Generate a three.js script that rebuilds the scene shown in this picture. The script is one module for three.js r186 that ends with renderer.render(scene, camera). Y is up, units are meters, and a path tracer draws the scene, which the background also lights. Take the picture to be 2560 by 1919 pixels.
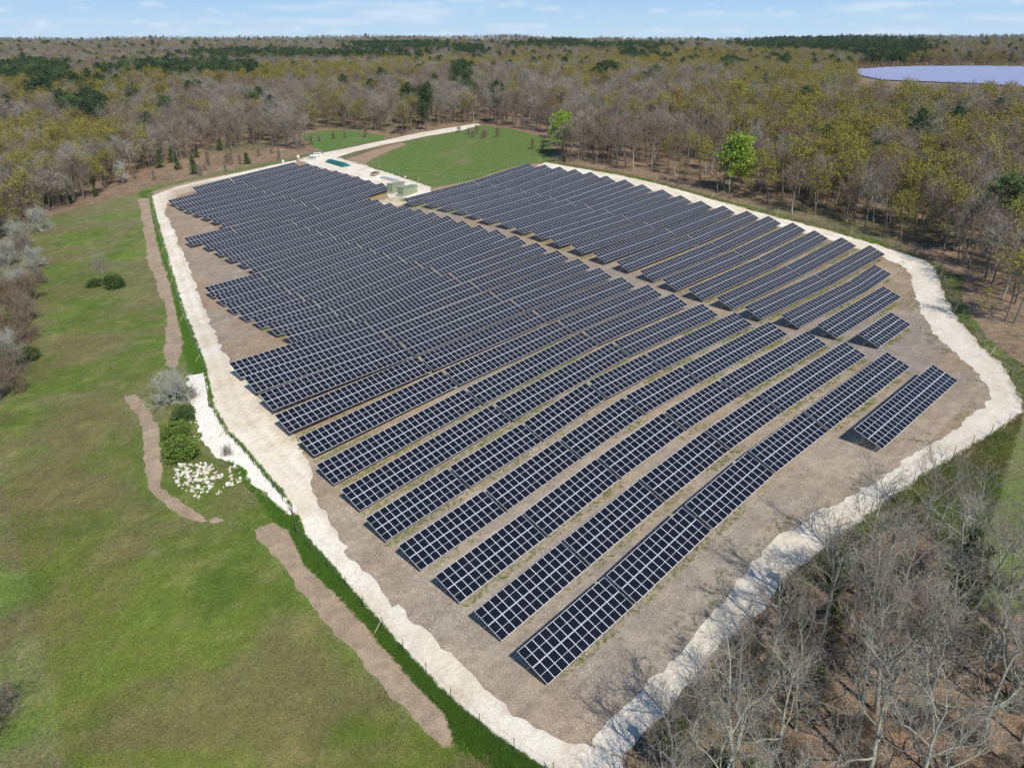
import * as THREE from 'three';
import { mergeGeometries } from 'three/addons/utils/BufferGeometryUtils.js';

// ---------- camera, sky, sun, exposure ----------
const scene = new THREE.Scene();
const EYE = new THREE.Vector3(0, 60, 0), FOCAL = 1900, HORIZON = 110.26, ROLL = 0.088 * Math.PI / 180;
const PITCH = Math.atan2(959.5 - HORIZON, FOCAL);
const camera = new THREE.PerspectiveCamera(2 * Math.atan(959.5 / FOCAL) * 180 / Math.PI, 1024 / 767, 1, 20000);
camera.position.copy(EYE); camera.rotation.order = 'YXZ'; camera.rotation.set(-PITCH, 0, -ROLL);

const renderer = new THREE.WebGLRenderer({ antialias: true });
renderer.setSize(1024, 767); renderer.shadowMap.enabled = true;
renderer.toneMapping = THREE.LinearToneMapping; renderer.toneMappingExposure = 1.1;

const SUN = new THREE.Vector3(0.29, 0.75, 0.59).normalize();
const sun = new THREE.DirectionalLight(new THREE.Color(1, 0.955, 0.88), 4.4);
sun.position.copy(SUN).multiplyScalar(400).add(new THREE.Vector3(0, 0, -180)); sun.target.position.set(0, 10, -180);
sun.castShadow = true; sun.shadow.mapSize.set(4096, 4096);
Object.assign(sun.shadow.camera, { left: -260, right: 260, top: 260, bottom: -260, near: 1, far: 1200 });
scene.add(sun, sun.target);

// ---------- seeded noise ----------
const rng = (s) => () => { s = (s + 0x6d2b79f5) | 0; let t = Math.imul(s ^ (s >>> 15), 1 | s); t = (t + Math.imul(t ^ (t >>> 7), 61 | t)) ^ t; return ((t ^ (t >>> 14)) >>> 0) / 4294967296; };
const hash = (i, j, k = 0) => { let h = Math.imul(i, 374761393) ^ Math.imul(j, 668265263) ^ Math.imul(k, 1274126177); h = Math.imul(h ^ (h >>> 13), 1274126177); return ((h ^ (h >>> 16)) >>> 0) / 4294967296; };
const sm = (t) => t * t * (3 - 2 * t), lerp = (a, b, t) => a + (b - a) * t, clamp = (x, a = 0, b = 1) => Math.min(b, Math.max(a, x));
const step = (a, b, x) => sm(clamp((x - a) / (b - a)));
const vn = (x, y, k = 0) => { const i = Math.floor(x), j = Math.floor(y), u = sm(x - i), v = sm(y - j); return lerp(lerp(hash(i, j, k), hash(i + 1, j, k), u), lerp(hash(i, j + 1, k), hash(i + 1, j + 1, k), u), v); };
const fbm = (x, y, o = 4, k = 0) => { let s = 0, a = 0.5, n = 0; for (let i = 0; i < o; i++) { s += a * vn(x, y, k + i); n += a; a *= 0.5; x = x * 2.03 + 17.1; y = y * 2.03 - 9.7; } return s / n; };

// sky: pale at the horizon, blue above, thin streaks of fair-weather cloud
{
  const W = 2048, Hh = 1024, d = new Float32Array(W * Hh * 4);
  const A = [0.57, 0.73, 0.86], B = [0.24, 0.47, 0.76], C = [0.055, 0.14, 0.36];
  for (let r = 0; r < Hh; r++) {
    const el = ((r + 0.5) / Hh - 0.5) * Math.PI, e = Math.max(0, el) * 180 / Math.PI;
    for (let c = 0; c < W; c++) {
      const az = (c + 0.5) / W * Math.PI * 2, o = (r * W + c) * 4;
      const t1 = 1 - Math.exp(-e / 3.0), t2 = step(4, 32, e);
      let cl = 0;
      if (e > 0.05) {
        const k = 1 / (Math.sin(el) + 0.035), px = Math.cos(az) * k, py = Math.sin(az) * k;
        cl = step(0.55, 0.85, fbm(px * 0.55 + 3, py * 0.55, 6, 5)) * 0.45 * step(0.0, 0.7, e);
        cl = Math.max(cl, step(0.60, 0.8, fbm(px * 1.7 + 9, py * 1.7, 4, 25)) * 0.5 * step(0.2, 1.0, e));
        cl *= 1 - 0.85 * step(5, 25, e);
      }
      for (let q = 0; q < 3; q++) {
        let v = lerp(lerp(A[q], B[q], t1), C[q], t2);
        v = lerp(v, [0.80, 0.86, 0.92][q], cl);
        d[o + q] = v;
      }
      d[o + 3] = 1;
    }
  }
  const t = new THREE.DataTexture(d, W, Hh, THREE.RGBAFormat, THREE.FloatType);
  t.mapping = THREE.EquirectangularReflectionMapping; t.magFilter = THREE.LinearFilter; t.needsUpdate = true;
  scene.background = t; scene.environment = t;
}
scene.fog = new THREE.FogExp2(0xc4d6e8, 0.00002);

// ---------- measured layout: rows of tables (block, row, ends along the row in metres, height offsets) and ground heights ----------
const ROWS=[
['L',1,[40.02,53.25,67.31,81.21,95.72,123.51],[-0.05,-0.12,0.25,0.35,-0.03,0.13]],
['L',2,[40.95,54.41,68.36,82.67,96.64,124.49],[-0.16,0.04,0.13,0.15,-0.04,-0.07]],
['L',3,[41.54,55.23,68.92,83.36,97.38,125.76],[-0.16,-0.09,0.15,0.18,-0.02,-0.22]],
['L',4,[41.87,55.54,69.55,83.59,98.10,125.85],[-0.17,-0.18,-0.07,0.19,-0.14,-0.14]],
['L',5,[42.18,55.66,69.67,83.70,98.36,126.33],[-0.21,-0.13,-0.16,0.35,-0.01,-0.14]],
['L',6,[43.34,70.57,98.75,126.39],[-0.26,-0.04,0.13,-0.04]],
['L',7,[43.98,71.19,99.21,126.91],[-0.35,-0.23,0.10,0.13]],
['L',8,[45.41,72.54,100.55,128.39],[-0.09,-0.00,-0.09,0.02]],
['L',9,[45.66,73.02,101.17,128.65],[0.25,0.07,-0.06,-0.07]],
['L',10,[46.92,74.57,102.40,129.93],[0.35,-0.00,0.02,-0.07]],
['L',11,[47.88,75.77,103.16,131.11],[0.35,-0.22,-0.05,-0.09]],
['L',12,[48.82,76.68,104.16,131.90],[0.35,-0.07,0.05,-0.13]],
['L',13,[62.85,77.15,104.58,132.22],[0.34,-0.23,0.23,0.02]],
['L',14,[63.33,77.53,104.93,132.34],[0.14,-0.18,0.27,0.30]],
['L',15,[63.79,78.02,106.01,132.64],[-0.05,-0.19,0.03,0.35]],
['L',16,[64.23,78.47,106.45,133.26],[-0.17,-0.11,0.03,0.18]],
['L',17,[64.91,79.10,106.97,133.77],[-0.27,-0.12,-0.10,0.14]],
['L',18,[65.83,79.94,107.73,134.62],[-0.07,-0.23,-0.12,0.32]],
['L',19,[66.66,80.72,108.63,135.15],[0.02,-0.20,-0.23,0.34]],
['L',20,[81.08,109.32,135.97],[0.34,-0.33,0.16]],
['L',21,[81.65,109.68,136.31],[0.22,-0.31,0.26]],
['L',22,[81.57,109.59,136.11],[0.02,-0.35,0.05]],
['L',23,[82.10,109.87,136.16],[-0.07,-0.23,0.08]],
['L',24,[82.10,110.02,136.92],[0.01,-0.35,0.15]],
['L',25,[80.34,94.32,122.07,148.60],[0.00,-0.14,-0.12,0.16]],
['L',26,[93.75,121.66,148.32],[0.35,0.06,0.14]],
['L',27,[94.23,122.20,148.84],[0.35,-0.03,0.20]],
['L',28,[94.52,122.55,148.97],[0.25,-0.02,0.17]],
['L',29,[94.83,122.94,149.42],[-0.09,-0.35,0.21]],
['L',30,[95.15,123.14,149.53],[-0.02,-0.29,0.15]],
['L',31,[95.72,123.62,149.89],[-0.03,-0.35,0.16]],
['L',32,[96.43,123.90,150.66],[-0.35,-0.20,-0.02]],
['L',33,[108.23,122.24,149.06],[0.19,0.35,-0.01]],
['R',0,[95.19,122.44],[0.10,0.23]],
['R',2,[129.72,143.29],[-0.09,0.20]],
['R',3,[129.53,157.75],[-0.04,0.20]],
['R',4,[130.12,159.12,171.20],[-0.00,-0.35,0.20]],
['R',5,[129.45,158.52,185.88],[0.20,-0.20,-0.32]],
['R',6,[131.37,159.58,186.72],[-0.05,-0.06,0.02]],
['R',7,[132.17,160.38,187.34],[-0.12,-0.02,0.16]],
['R',8,[133.45,161.88,190.08],[-0.04,-0.05,0.04]],
['R',9,[135.18,163.76,190.78],[-0.29,-0.25,0.25]],
['R',10,[135.81,164.00,192.41],[-0.05,0.01,-0.14]],
['R',11,[136.19,164.64,192.26],[0.08,-0.04,-0.11]],
['R',12,[136.57,165.13,192.18],[0.15,-0.04,-0.12]],
['R',13,[136.63,165.34,192.79],[0.18,-0.01,-0.15]],
['R',14,[137.68,166.35,193.78],[0.10,-0.00,-0.07]],
['R',15,[138.21,166.64,193.63],[-0.09,0.03,0.12]],
['R',16,[139.52,167.18,194.32],[0.00,-0.15,0.18]],
['R',17,[139.53,167.18,194.17],[0.00,0.11,0.27]],
['R',18,[141.04,168.69,195.03],[0.00,-0.01,0.27]],
['R',19,[142.16,169.82,195.60],[0.00,-0.29,0.23]],
['R',20,[142.47,170.12,196.05],[0.00,-0.35,0.15]],
['R',21,[142.73,170.38,196.35],[0.00,-0.35,0.04]],
['R',22,[140.70,169.56,195.62],[0.01,-0.35,-0.10]]];
const HG={x0:-260,z0:10,c:10,nx:53,nz:56,h:[
-12.6,-12.2,-11.7,-11.2,-10.7,-10.2,-9.8,-9.3,-8.8,-8.4,-7.9,-7.5,-7.0,-6.6,-6.2,-5.7,-5.3,-4.9,-4.5,-4.1,-3.6,-3.1,-2.6,-1.9,-1.2,-0.4,0.6,1.6,2.6,3.7,4.7,5.7,6.6,7.5,8.3,9.0,9.7,10.3,10.8,11.3,11.8,12.3,12.7,13.1,13.5,13.9,14.3,14.7,15.1,15.5,15.8,16.2,16.6,
-12.0,-11.5,-11.0,-10.6,-10.1,-9.6,-9.1,-8.6,-8.2,-7.7,-7.2,-6.7,-6.3,-5.8,-5.4,-5.0,-4.5,-4.1,-3.7,-3.3,-2.9,-2.4,-1.9,-1.2,-0.5,0.3,1.2,2.2,3.3,4.4,5.4,6.4,7.3,8.1,8.9,9.5,10.2,10.7,11.3,11.8,12.2,12.7,13.1,13.5,13.9,14.3,14.6,15.0,15.4,15.8,16.1,16.5,16.9,
-11.4,-10.9,-10.4,-9.9,-9.4,-9.0,-8.5,-8.0,-7.5,-7.0,-6.5,-6.0,-5.6,-5.1,-4.6,-4.2,-3.8,-3.3,-2.9,-2.5,-2.1,-1.6,-1.1,-0.6,0.1,1.0,1.9,2.9,4.0,5.1,6.1,7.1,7.9,8.7,9.4,10.1,10.7,11.2,11.7,12.2,12.6,13.0,13.4,13.8,14.2,14.6,15.0,15.3,15.7,16.1,16.4,16.8,17.2,
-10.8,-10.3,-9.8,-9.3,-8.8,-8.3,-7.8,-7.3,-6.8,-6.3,-5.8,-5.3,-4.8,-4.4,-3.9,-3.4,-3.0,-2.5,-2.1,-1.7,-1.3,-0.9,-0.4,0.1,0.8,1.6,2.6,3.6,4.7,5.8,6.9,7.8,8.6,9.3,10.0,10.6,11.1,11.6,12.1,12.5,13.0,13.4,13.8,14.1,14.5,14.9,15.3,15.6,16.0,16.4,16.7,17.1,17.5,
-10.2,-9.7,-9.2,-8.7,-8.2,-7.7,-7.2,-6.7,-6.2,-5.7,-5.2,-4.6,-4.1,-3.6,-3.1,-2.6,-2.2,-1.7,-1.3,-0.8,-0.4,-0.0,0.4,0.9,1.5,2.3,3.2,4.4,5.5,6.6,7.6,8.5,9.3,10.0,10.6,11.1,11.6,12.1,12.5,12.9,13.3,13.7,14.1,14.5,14.8,15.2,15.6,15.9,16.3,16.7,17.0,17.4,17.8,
-9.6,-9.1,-8.6,-8.1,-7.6,-7.1,-6.6,-6.0,-5.5,-5.0,-4.5,-4.0,-3.4,-2.9,-2.4,-1.9,-1.3,-0.8,-0.4,0.1,0.5,0.8,1.2,1.6,2.2,2.9,3.9,5.1,6.3,7.4,8.4,9.2,9.9,10.5,11.1,11.6,12.0,12.5,12.9,13.3,13.6,14.0,14.4,14.8,15.1,15.5,15.9,16.2,16.6,17.0,17.3,17.7,18.1,
-9.0,-8.5,-8.0,-7.5,-7.0,-6.4,-5.9,-5.4,-4.9,-4.4,-3.8,-3.3,-2.7,-2.2,-1.6,-1.1,-0.5,0.0,0.5,1.0,1.4,1.8,2.1,2.5,2.9,3.7,4.7,6.0,7.2,8.3,9.2,9.9,10.5,11.1,11.6,12.0,12.4,12.8,13.2,13.6,14.0,14.3,14.7,15.1,15.4,15.8,16.2,16.5,16.9,17.3,17.6,18.0,18.4,
-8.4,-7.9,-7.4,-6.9,-6.4,-5.8,-5.3,-4.8,-4.3,-3.7,-3.2,-2.6,-2.1,-1.5,-0.9,-0.3,0.3,0.9,1.4,2.0,2.4,2.8,3.1,3.4,3.8,4.6,5.6,6.9,8.1,9.1,9.9,10.5,11.0,11.5,12.0,12.4,12.8,13.1,13.5,13.9,14.2,14.6,15.0,15.3,15.7,16.1,16.5,16.8,17.2,17.6,17.9,18.3,18.7,
-7.8,-7.3,-6.8,-6.3,-5.8,-5.2,-4.7,-4.2,-3.7,-3.1,-2.6,-2.0,-1.4,-0.8,-0.2,0.4,1.0,1.7,2.3,2.9,3.5,4.0,4.3,4.5,4.9,5.6,6.5,7.7,8.8,9.7,10.4,11.0,11.4,11.9,12.3,12.7,13.0,13.4,13.8,14.1,14.5,14.9,15.2,15.6,16.0,16.4,16.7,17.1,17.5,17.9,18.2,18.6,19.0,
-7.2,-6.7,-6.2,-5.7,-5.2,-4.7,-4.1,-3.6,-3.1,-2.5,-2.0,-1.4,-0.8,-0.2,0.4,1.1,1.7,2.4,3.1,3.8,4.5,5.1,5.5,5.7,6.0,6.6,7.4,8.4,9.4,10.1,10.7,11.2,11.7,12.1,12.5,12.9,13.2,13.6,14.0,14.3,14.7,15.1,15.5,15.9,16.3,16.6,17.0,17.4,17.8,18.2,18.6,18.9,19.3,
-6.6,-6.1,-5.6,-5.1,-4.6,-4.1,-3.6,-3.0,-2.5,-1.9,-1.4,-0.8,-0.2,0.4,1.0,1.6,2.3,3.1,3.8,4.6,5.4,6.1,6.6,6.8,7.1,7.5,8.2,9.1,9.8,10.3,10.8,11.3,11.8,12.2,12.6,13.0,13.4,13.8,14.1,14.5,14.9,15.3,15.7,16.1,16.5,16.9,17.3,17.7,18.1,18.5,18.9,19.3,19.6,
-6.1,-5.6,-5.0,-4.5,-4.0,-3.5,-3.0,-2.5,-1.9,-1.4,-0.8,-0.3,0.3,0.9,1.5,2.2,2.8,3.5,4.3,5.1,6.0,6.8,7.3,7.6,7.8,8.3,8.8,9.5,10.0,10.5,10.9,11.2,11.7,12.2,12.6,13.1,13.5,13.9,14.3,14.7,15.2,15.6,16.0,16.4,16.8,17.2,17.6,18.0,18.4,18.8,19.2,19.6,20.0,
-5.5,-5.0,-4.5,-4.0,-3.5,-2.9,-2.4,-1.9,-1.4,-0.8,-0.3,0.3,0.8,1.4,2.0,2.6,3.2,3.9,4.6,5.4,6.2,7.0,7.6,8.0,8.4,8.8,9.3,9.8,10.2,10.6,10.9,11.2,11.6,12.1,12.6,13.1,13.6,14.0,14.5,14.9,15.4,15.8,16.3,16.7,17.1,17.5,17.9,18.3,18.7,19.1,19.5,19.9,20.3,
-4.9,-4.4,-3.9,-3.4,-2.9,-2.4,-1.9,-1.4,-0.8,-0.3,0.2,0.8,1.3,1.9,2.4,3.0,3.6,4.2,4.8,5.5,6.2,7.0,7.6,8.2,8.8,9.3,9.8,10.2,10.5,10.7,10.9,11.2,11.6,12.1,12.6,13.1,13.6,14.1,14.6,15.1,15.6,16.1,16.5,17.0,17.4,17.9,18.3,18.7,19.1,19.5,19.9,20.3,20.7,
-4.3,-3.8,-3.3,-2.8,-2.3,-1.8,-1.3,-0.8,-0.3,0.2,0.8,1.3,1.8,2.3,2.9,3.4,3.9,4.4,5.0,5.5,6.2,6.9,7.6,8.4,9.2,9.8,10.3,10.6,10.8,11.0,11.1,11.4,11.7,12.2,12.7,13.3,13.8,14.3,14.9,15.4,15.9,16.4,16.9,17.3,17.8,18.2,18.6,19.1,19.5,19.9,20.3,20.7,21.1,
-3.8,-3.3,-2.8,-2.3,-1.8,-1.3,-0.8,-0.2,0.3,0.8,1.3,1.8,2.3,2.8,3.3,3.8,4.3,4.7,5.2,5.6,6.2,6.9,7.8,8.8,9.7,10.5,10.9,11.2,11.3,11.3,11.4,11.6,11.9,12.3,12.9,13.5,14.0,14.6,15.2,15.7,16.2,16.7,17.2,17.7,18.1,18.6,19.0,19.4,19.9,20.3,20.7,21.1,21.5,
-3.2,-2.7,-2.2,-1.7,-1.2,-0.7,-0.2,0.3,0.8,1.3,1.8,2.3,2.8,3.3,3.8,4.3,4.7,5.1,5.5,5.9,6.5,7.2,8.2,9.3,10.4,11.2,11.7,11.9,11.9,11.9,12.0,12.1,12.4,12.8,13.3,13.8,14.4,15.0,15.5,16.1,16.6,17.1,17.6,18.1,18.6,19.0,19.4,19.9,20.3,20.7,21.1,21.5,21.9,
-2.6,-2.1,-1.6,-1.1,-0.6,-0.1,0.4,0.9,1.4,1.9,2.4,2.9,3.4,3.9,4.4,4.8,5.2,5.6,6.0,6.4,6.9,7.7,8.7,9.9,11.1,12.0,12.5,12.8,12.8,12.7,12.7,12.8,13.0,13.4,13.8,14.3,14.9,15.5,16.0,16.6,17.1,17.6,18.1,18.6,19.0,19.5,19.9,20.3,20.7,21.1,21.5,21.9,22.3,
-2.0,-1.5,-1.0,-0.5,-0.0,0.5,1.0,1.5,2.0,2.5,3.0,3.5,4.0,4.5,4.9,5.4,5.8,6.2,6.6,7.0,7.5,8.3,9.3,10.5,11.8,12.8,13.4,13.7,13.7,13.6,13.5,13.6,13.8,14.2,14.6,15.0,15.5,16.1,16.6,17.1,17.6,18.1,18.6,19.1,19.5,20.0,20.4,20.8,21.2,21.6,22.0,22.4,22.8,
-1.4,-0.9,-0.4,0.1,0.6,1.1,1.6,2.0,2.5,3.0,3.5,4.1,4.6,5.1,5.6,6.1,6.5,6.9,7.2,7.6,8.1,8.9,9.9,11.2,12.5,13.5,14.2,14.4,14.5,14.5,14.5,14.5,14.8,15.1,15.5,15.8,16.3,16.8,17.2,17.7,18.2,18.7,19.2,19.6,20.1,20.5,20.9,21.3,21.7,22.1,22.5,22.9,23.3,
-0.8,-0.3,0.2,0.7,1.2,1.7,2.2,2.7,3.1,3.6,4.1,4.7,5.2,5.7,6.3,6.8,7.3,7.7,8.0,8.3,8.8,9.6,10.7,12.0,13.3,14.2,14.8,15.1,15.3,15.4,15.4,15.5,15.7,16.0,16.3,16.7,17.1,17.5,18.0,18.4,18.9,19.3,19.8,20.2,20.6,21.1,21.5,21.9,22.3,22.6,23.0,23.4,23.8,
-0.1,0.3,0.8,1.3,1.8,2.3,2.8,3.3,3.8,4.3,4.8,5.3,5.8,6.4,6.9,7.5,8.1,8.5,8.8,9.1,9.6,10.5,11.6,12.8,13.9,14.7,15.3,15.7,16.0,16.3,16.4,16.5,16.7,16.9,17.3,17.6,18.0,18.4,18.8,19.2,19.6,20.0,20.4,20.8,21.3,21.7,22.1,22.4,22.8,23.2,23.6,23.9,24.3,
0.5,1.0,1.5,2.0,2.5,2.9,3.4,3.9,4.4,4.9,5.4,5.9,6.4,7.0,7.6,8.2,8.9,9.4,9.7,10.1,10.7,11.5,12.6,13.6,14.4,15.1,15.7,16.3,16.8,17.2,17.4,17.6,17.7,18.0,18.2,18.5,18.9,19.2,19.6,20.0,20.3,20.7,21.1,21.5,21.9,22.3,22.7,23.0,23.4,23.8,24.1,24.5,24.9,
1.2,1.7,2.1,2.6,3.1,3.6,4.1,4.6,5.1,5.6,6.0,6.5,7.1,7.6,8.2,8.9,9.5,10.1,10.6,11.1,11.8,12.6,13.5,14.3,14.9,15.5,16.2,16.9,17.6,18.2,18.5,18.7,18.8,19.0,19.2,19.5,19.8,20.1,20.4,20.8,21.1,21.5,21.8,22.2,22.6,22.9,23.3,23.7,24.0,24.4,24.7,25.1,25.4,
1.8,2.3,2.8,3.3,3.8,4.3,4.8,5.3,5.8,6.2,6.7,7.2,7.7,8.2,8.8,9.4,10.1,10.7,11.4,12.1,12.9,13.7,14.4,15.0,15.5,16.0,16.8,17.7,18.5,19.1,19.5,19.7,19.8,20.0,20.2,20.4,20.7,21.0,21.3,21.6,21.9,22.2,22.6,22.9,23.3,23.6,24.0,24.3,24.7,25.0,25.4,25.7,26.0,
2.5,3.0,3.5,4.0,4.5,5.0,5.5,6.0,6.5,7.0,7.5,7.9,8.4,8.9,9.5,10.1,10.7,11.4,12.2,13.1,14.0,14.8,15.4,15.9,16.3,16.8,17.6,18.5,19.3,20.0,20.4,20.6,20.8,21.0,21.2,21.4,21.6,21.8,22.1,22.4,22.7,23.0,23.3,23.7,24.0,24.3,24.6,25.0,25.3,25.6,26.0,26.3,26.6,
3.2,3.8,4.3,4.7,5.2,5.7,6.2,6.7,7.2,7.7,8.2,8.7,9.3,9.8,10.3,11.0,11.6,12.3,13.1,14.1,15.1,15.8,16.4,16.8,17.2,17.8,18.5,19.3,20.1,20.7,21.1,21.4,21.7,21.9,22.1,22.3,22.5,22.7,23.0,23.2,23.5,23.8,24.1,24.4,24.7,25.0,25.3,25.7,26.0,26.3,26.6,26.9,27.3,
4.0,4.5,5.0,5.5,6.0,6.5,7.0,7.5,8.0,8.5,9.1,9.6,10.1,10.7,11.3,12.0,12.6,13.3,14.2,15.2,16.1,16.8,17.3,17.8,18.2,18.8,19.4,20.1,20.8,21.4,21.9,22.2,22.5,22.7,22.9,23.1,23.3,23.5,23.8,24.0,24.3,24.6,24.8,25.1,25.4,25.7,26.0,26.3,26.6,27.0,27.3,27.6,27.9,
4.7,5.2,5.7,6.3,6.8,7.3,7.8,8.3,8.8,9.4,9.9,10.5,11.0,11.7,12.3,13.0,13.7,14.4,15.3,16.2,17.1,17.7,18.3,18.7,19.2,19.7,20.3,20.9,21.6,22.1,22.6,22.9,23.2,23.5,23.7,23.9,24.1,24.3,24.6,24.8,25.1,25.3,25.6,25.9,26.2,26.4,26.7,27.0,27.3,27.6,27.9,28.2,28.5,
5.5,6.0,6.5,7.0,7.5,8.1,8.6,9.1,9.7,10.2,10.8,11.4,12.0,12.6,13.3,14.0,14.7,15.5,16.3,17.2,17.9,18.6,19.1,19.6,20.1,20.6,21.2,21.8,22.3,22.8,23.3,23.6,23.9,24.2,24.5,24.7,24.9,25.1,25.4,25.6,25.8,26.1,26.3,26.6,26.9,27.2,27.4,27.7,28.0,28.3,28.6,28.9,29.2,
6.2,6.8,7.3,7.8,8.3,8.9,9.4,10.0,10.5,11.1,11.7,12.3,12.9,13.5,14.2,14.9,15.7,16.4,17.2,18.0,18.7,19.4,20.0,20.5,21.0,21.5,22.0,22.5,23.1,23.5,24.0,24.3,24.7,24.9,25.2,25.4,25.7,25.9,26.1,26.3,26.6,26.8,27.1,27.3,27.6,27.9,28.1,28.4,28.7,29.0,29.3,29.5,29.8,
7.0,7.5,8.1,8.6,9.1,9.7,10.2,10.8,11.4,11.9,12.5,13.1,13.8,14.4,15.1,15.9,16.6,17.3,18.1,18.8,19.5,20.2,20.7,21.3,21.8,22.3,22.8,23.3,23.8,24.2,24.6,25.0,25.3,25.6,25.9,26.2,26.4,26.6,26.9,27.1,27.3,27.6,27.8,28.0,28.3,28.6,28.8,29.1,29.4,29.6,29.9,30.2,30.5,
7.8,8.3,8.9,9.4,10.0,10.5,11.1,11.6,12.2,12.8,13.4,14.0,14.7,15.3,16.0,16.7,17.5,18.2,18.9,19.6,20.3,20.9,21.5,22.0,22.5,23.0,23.5,24.0,24.5,24.9,25.3,25.7,26.0,26.3,26.6,26.9,27.1,27.3,27.6,27.8,28.0,28.3,28.5,28.8,29.0,29.3,29.5,29.8,30.0,30.3,30.6,30.9,31.1,
8.6,9.1,9.7,10.2,10.8,11.3,11.9,12.5,13.0,13.6,14.2,14.9,15.5,16.2,16.9,17.6,18.3,19.0,19.7,20.4,21.0,21.6,22.2,22.8,23.3,23.8,24.3,24.7,25.2,25.6,26.0,26.4,26.7,27.0,27.3,27.5,27.8,28.0,28.3,28.5,28.7,29.0,29.2,29.5,29.7,30.0,30.2,30.5,30.7,31.0,31.3,31.5,31.8,
9.4,9.9,10.5,11.0,11.6,12.1,12.7,13.3,13.9,14.5,15.1,15.7,16.4,17.0,17.7,18.4,19.1,19.8,20.4,21.1,21.7,22.3,22.9,23.5,24.0,24.5,24.9,25.4,25.8,26.3,26.6,27.0,27.3,27.7,27.9,28.2,28.5,28.7,29.0,29.2,29.4,29.7,29.9,30.1,30.4,30.6,30.9,31.1,31.4,31.7,31.9,32.2,32.4,
10.2,10.7,11.3,11.8,12.4,12.9,13.5,14.1,14.7,15.3,15.9,16.5,17.2,17.8,18.5,19.2,19.8,20.5,21.2,21.8,22.4,23.0,23.6,24.1,24.7,25.1,25.6,26.1,26.5,26.9,27.3,27.7,28.0,28.3,28.6,28.9,29.1,29.4,29.6,29.9,30.1,30.3,30.6,30.8,31.1,31.3,31.6,31.8,32.1,32.3,32.6,32.8,33.1,
10.9,11.5,12.0,12.6,13.2,13.7,14.3,14.9,15.5,16.1,16.7,17.3,18.0,18.6,19.3,19.9,20.6,21.2,21.9,22.5,23.1,23.7,24.3,24.8,25.3,25.8,26.3,26.7,27.1,27.5,27.9,28.3,28.6,28.9,29.2,29.5,29.8,30.0,30.3,30.5,30.8,31.0,31.3,31.5,31.7,32.0,32.2,32.5,32.7,33.0,33.2,33.5,33.7,
11.7,12.3,12.8,13.4,14.0,14.5,15.1,15.7,16.3,16.9,17.5,18.1,18.8,19.4,20.0,20.7,21.3,22.0,22.6,23.2,23.8,24.4,24.9,25.5,26.0,26.4,26.9,27.3,27.8,28.2,28.5,28.9,29.2,29.6,29.9,30.1,30.4,30.7,30.9,31.2,31.4,31.7,31.9,32.1,32.4,32.6,32.9,33.1,33.4,33.6,33.9,34.1,34.4,
12.5,13.0,13.6,14.2,14.7,15.3,15.9,16.5,17.1,17.7,18.3,18.9,19.5,20.1,20.8,21.4,22.0,22.7,23.3,23.9,24.5,25.0,25.6,26.1,26.6,27.1,27.5,28.0,28.4,28.8,29.2,29.5,29.9,30.2,30.5,30.8,31.0,31.3,31.6,31.8,32.1,32.3,32.6,32.8,33.0,33.3,33.5,33.8,34.0,34.3,34.5,34.8,35.0,
13.3,13.8,14.4,14.9,15.5,16.1,16.7,17.2,17.8,18.4,19.0,19.6,20.3,20.9,21.5,22.1,22.7,23.3,23.9,24.5,25.1,25.7,26.2,26.7,27.2,27.7,28.1,28.6,29.0,29.4,29.8,30.1,30.5,30.8,31.1,31.4,31.7,31.9,32.2,32.4,32.7,32.9,33.2,33.4,33.7,33.9,34.2,34.4,34.6,34.9,35.1,35.4,35.6,
14.0,14.6,15.1,15.7,16.3,16.8,17.4,18.0,18.6,19.2,19.8,20.4,21.0,21.6,22.2,22.8,23.4,24.0,24.6,25.2,25.7,26.3,26.8,27.3,27.8,28.3,28.7,29.2,29.6,30.0,30.4,30.7,31.1,31.4,31.7,32.0,32.3,32.5,32.8,33.1,33.3,33.6,33.8,34.1,34.3,34.5,34.8,35.0,35.3,35.5,35.8,36.0,36.2,
14.8,15.3,15.9,16.4,17.0,17.6,18.2,18.7,19.3,19.9,20.5,21.1,21.7,22.3,22.9,23.5,24.1,24.7,25.3,25.8,26.4,26.9,27.4,27.9,28.4,28.9,29.3,29.8,30.2,30.6,30.9,31.3,31.6,32.0,32.3,32.6,32.9,33.1,33.4,33.7,33.9,34.2,34.4,34.7,34.9,35.2,35.4,35.6,35.9,36.1,36.4,36.6,36.9,
15.5,16.1,16.6,17.2,17.8,18.3,18.9,19.5,20.0,20.6,21.2,21.8,22.4,23.0,23.6,24.2,24.8,25.3,25.9,26.5,27.0,27.5,28.0,28.5,29.0,29.5,29.9,30.4,30.8,31.2,31.5,31.9,32.2,32.6,32.9,33.2,33.5,33.7,34.0,34.3,34.5,34.8,35.0,35.3,35.5,35.8,36.0,36.3,36.5,36.7,37.0,37.2,37.5,
16.2,16.8,17.4,17.9,18.5,19.0,19.6,20.2,20.8,21.3,21.9,22.5,23.1,23.7,24.3,24.8,25.4,26.0,26.5,27.1,27.6,28.1,28.7,29.1,29.6,30.1,30.5,30.9,31.3,31.7,32.1,32.5,32.8,33.1,33.5,33.8,34.1,34.3,34.6,34.9,35.1,35.4,35.6,35.9,36.1,36.4,36.6,36.9,37.1,37.4,37.6,37.8,38.1,
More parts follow.
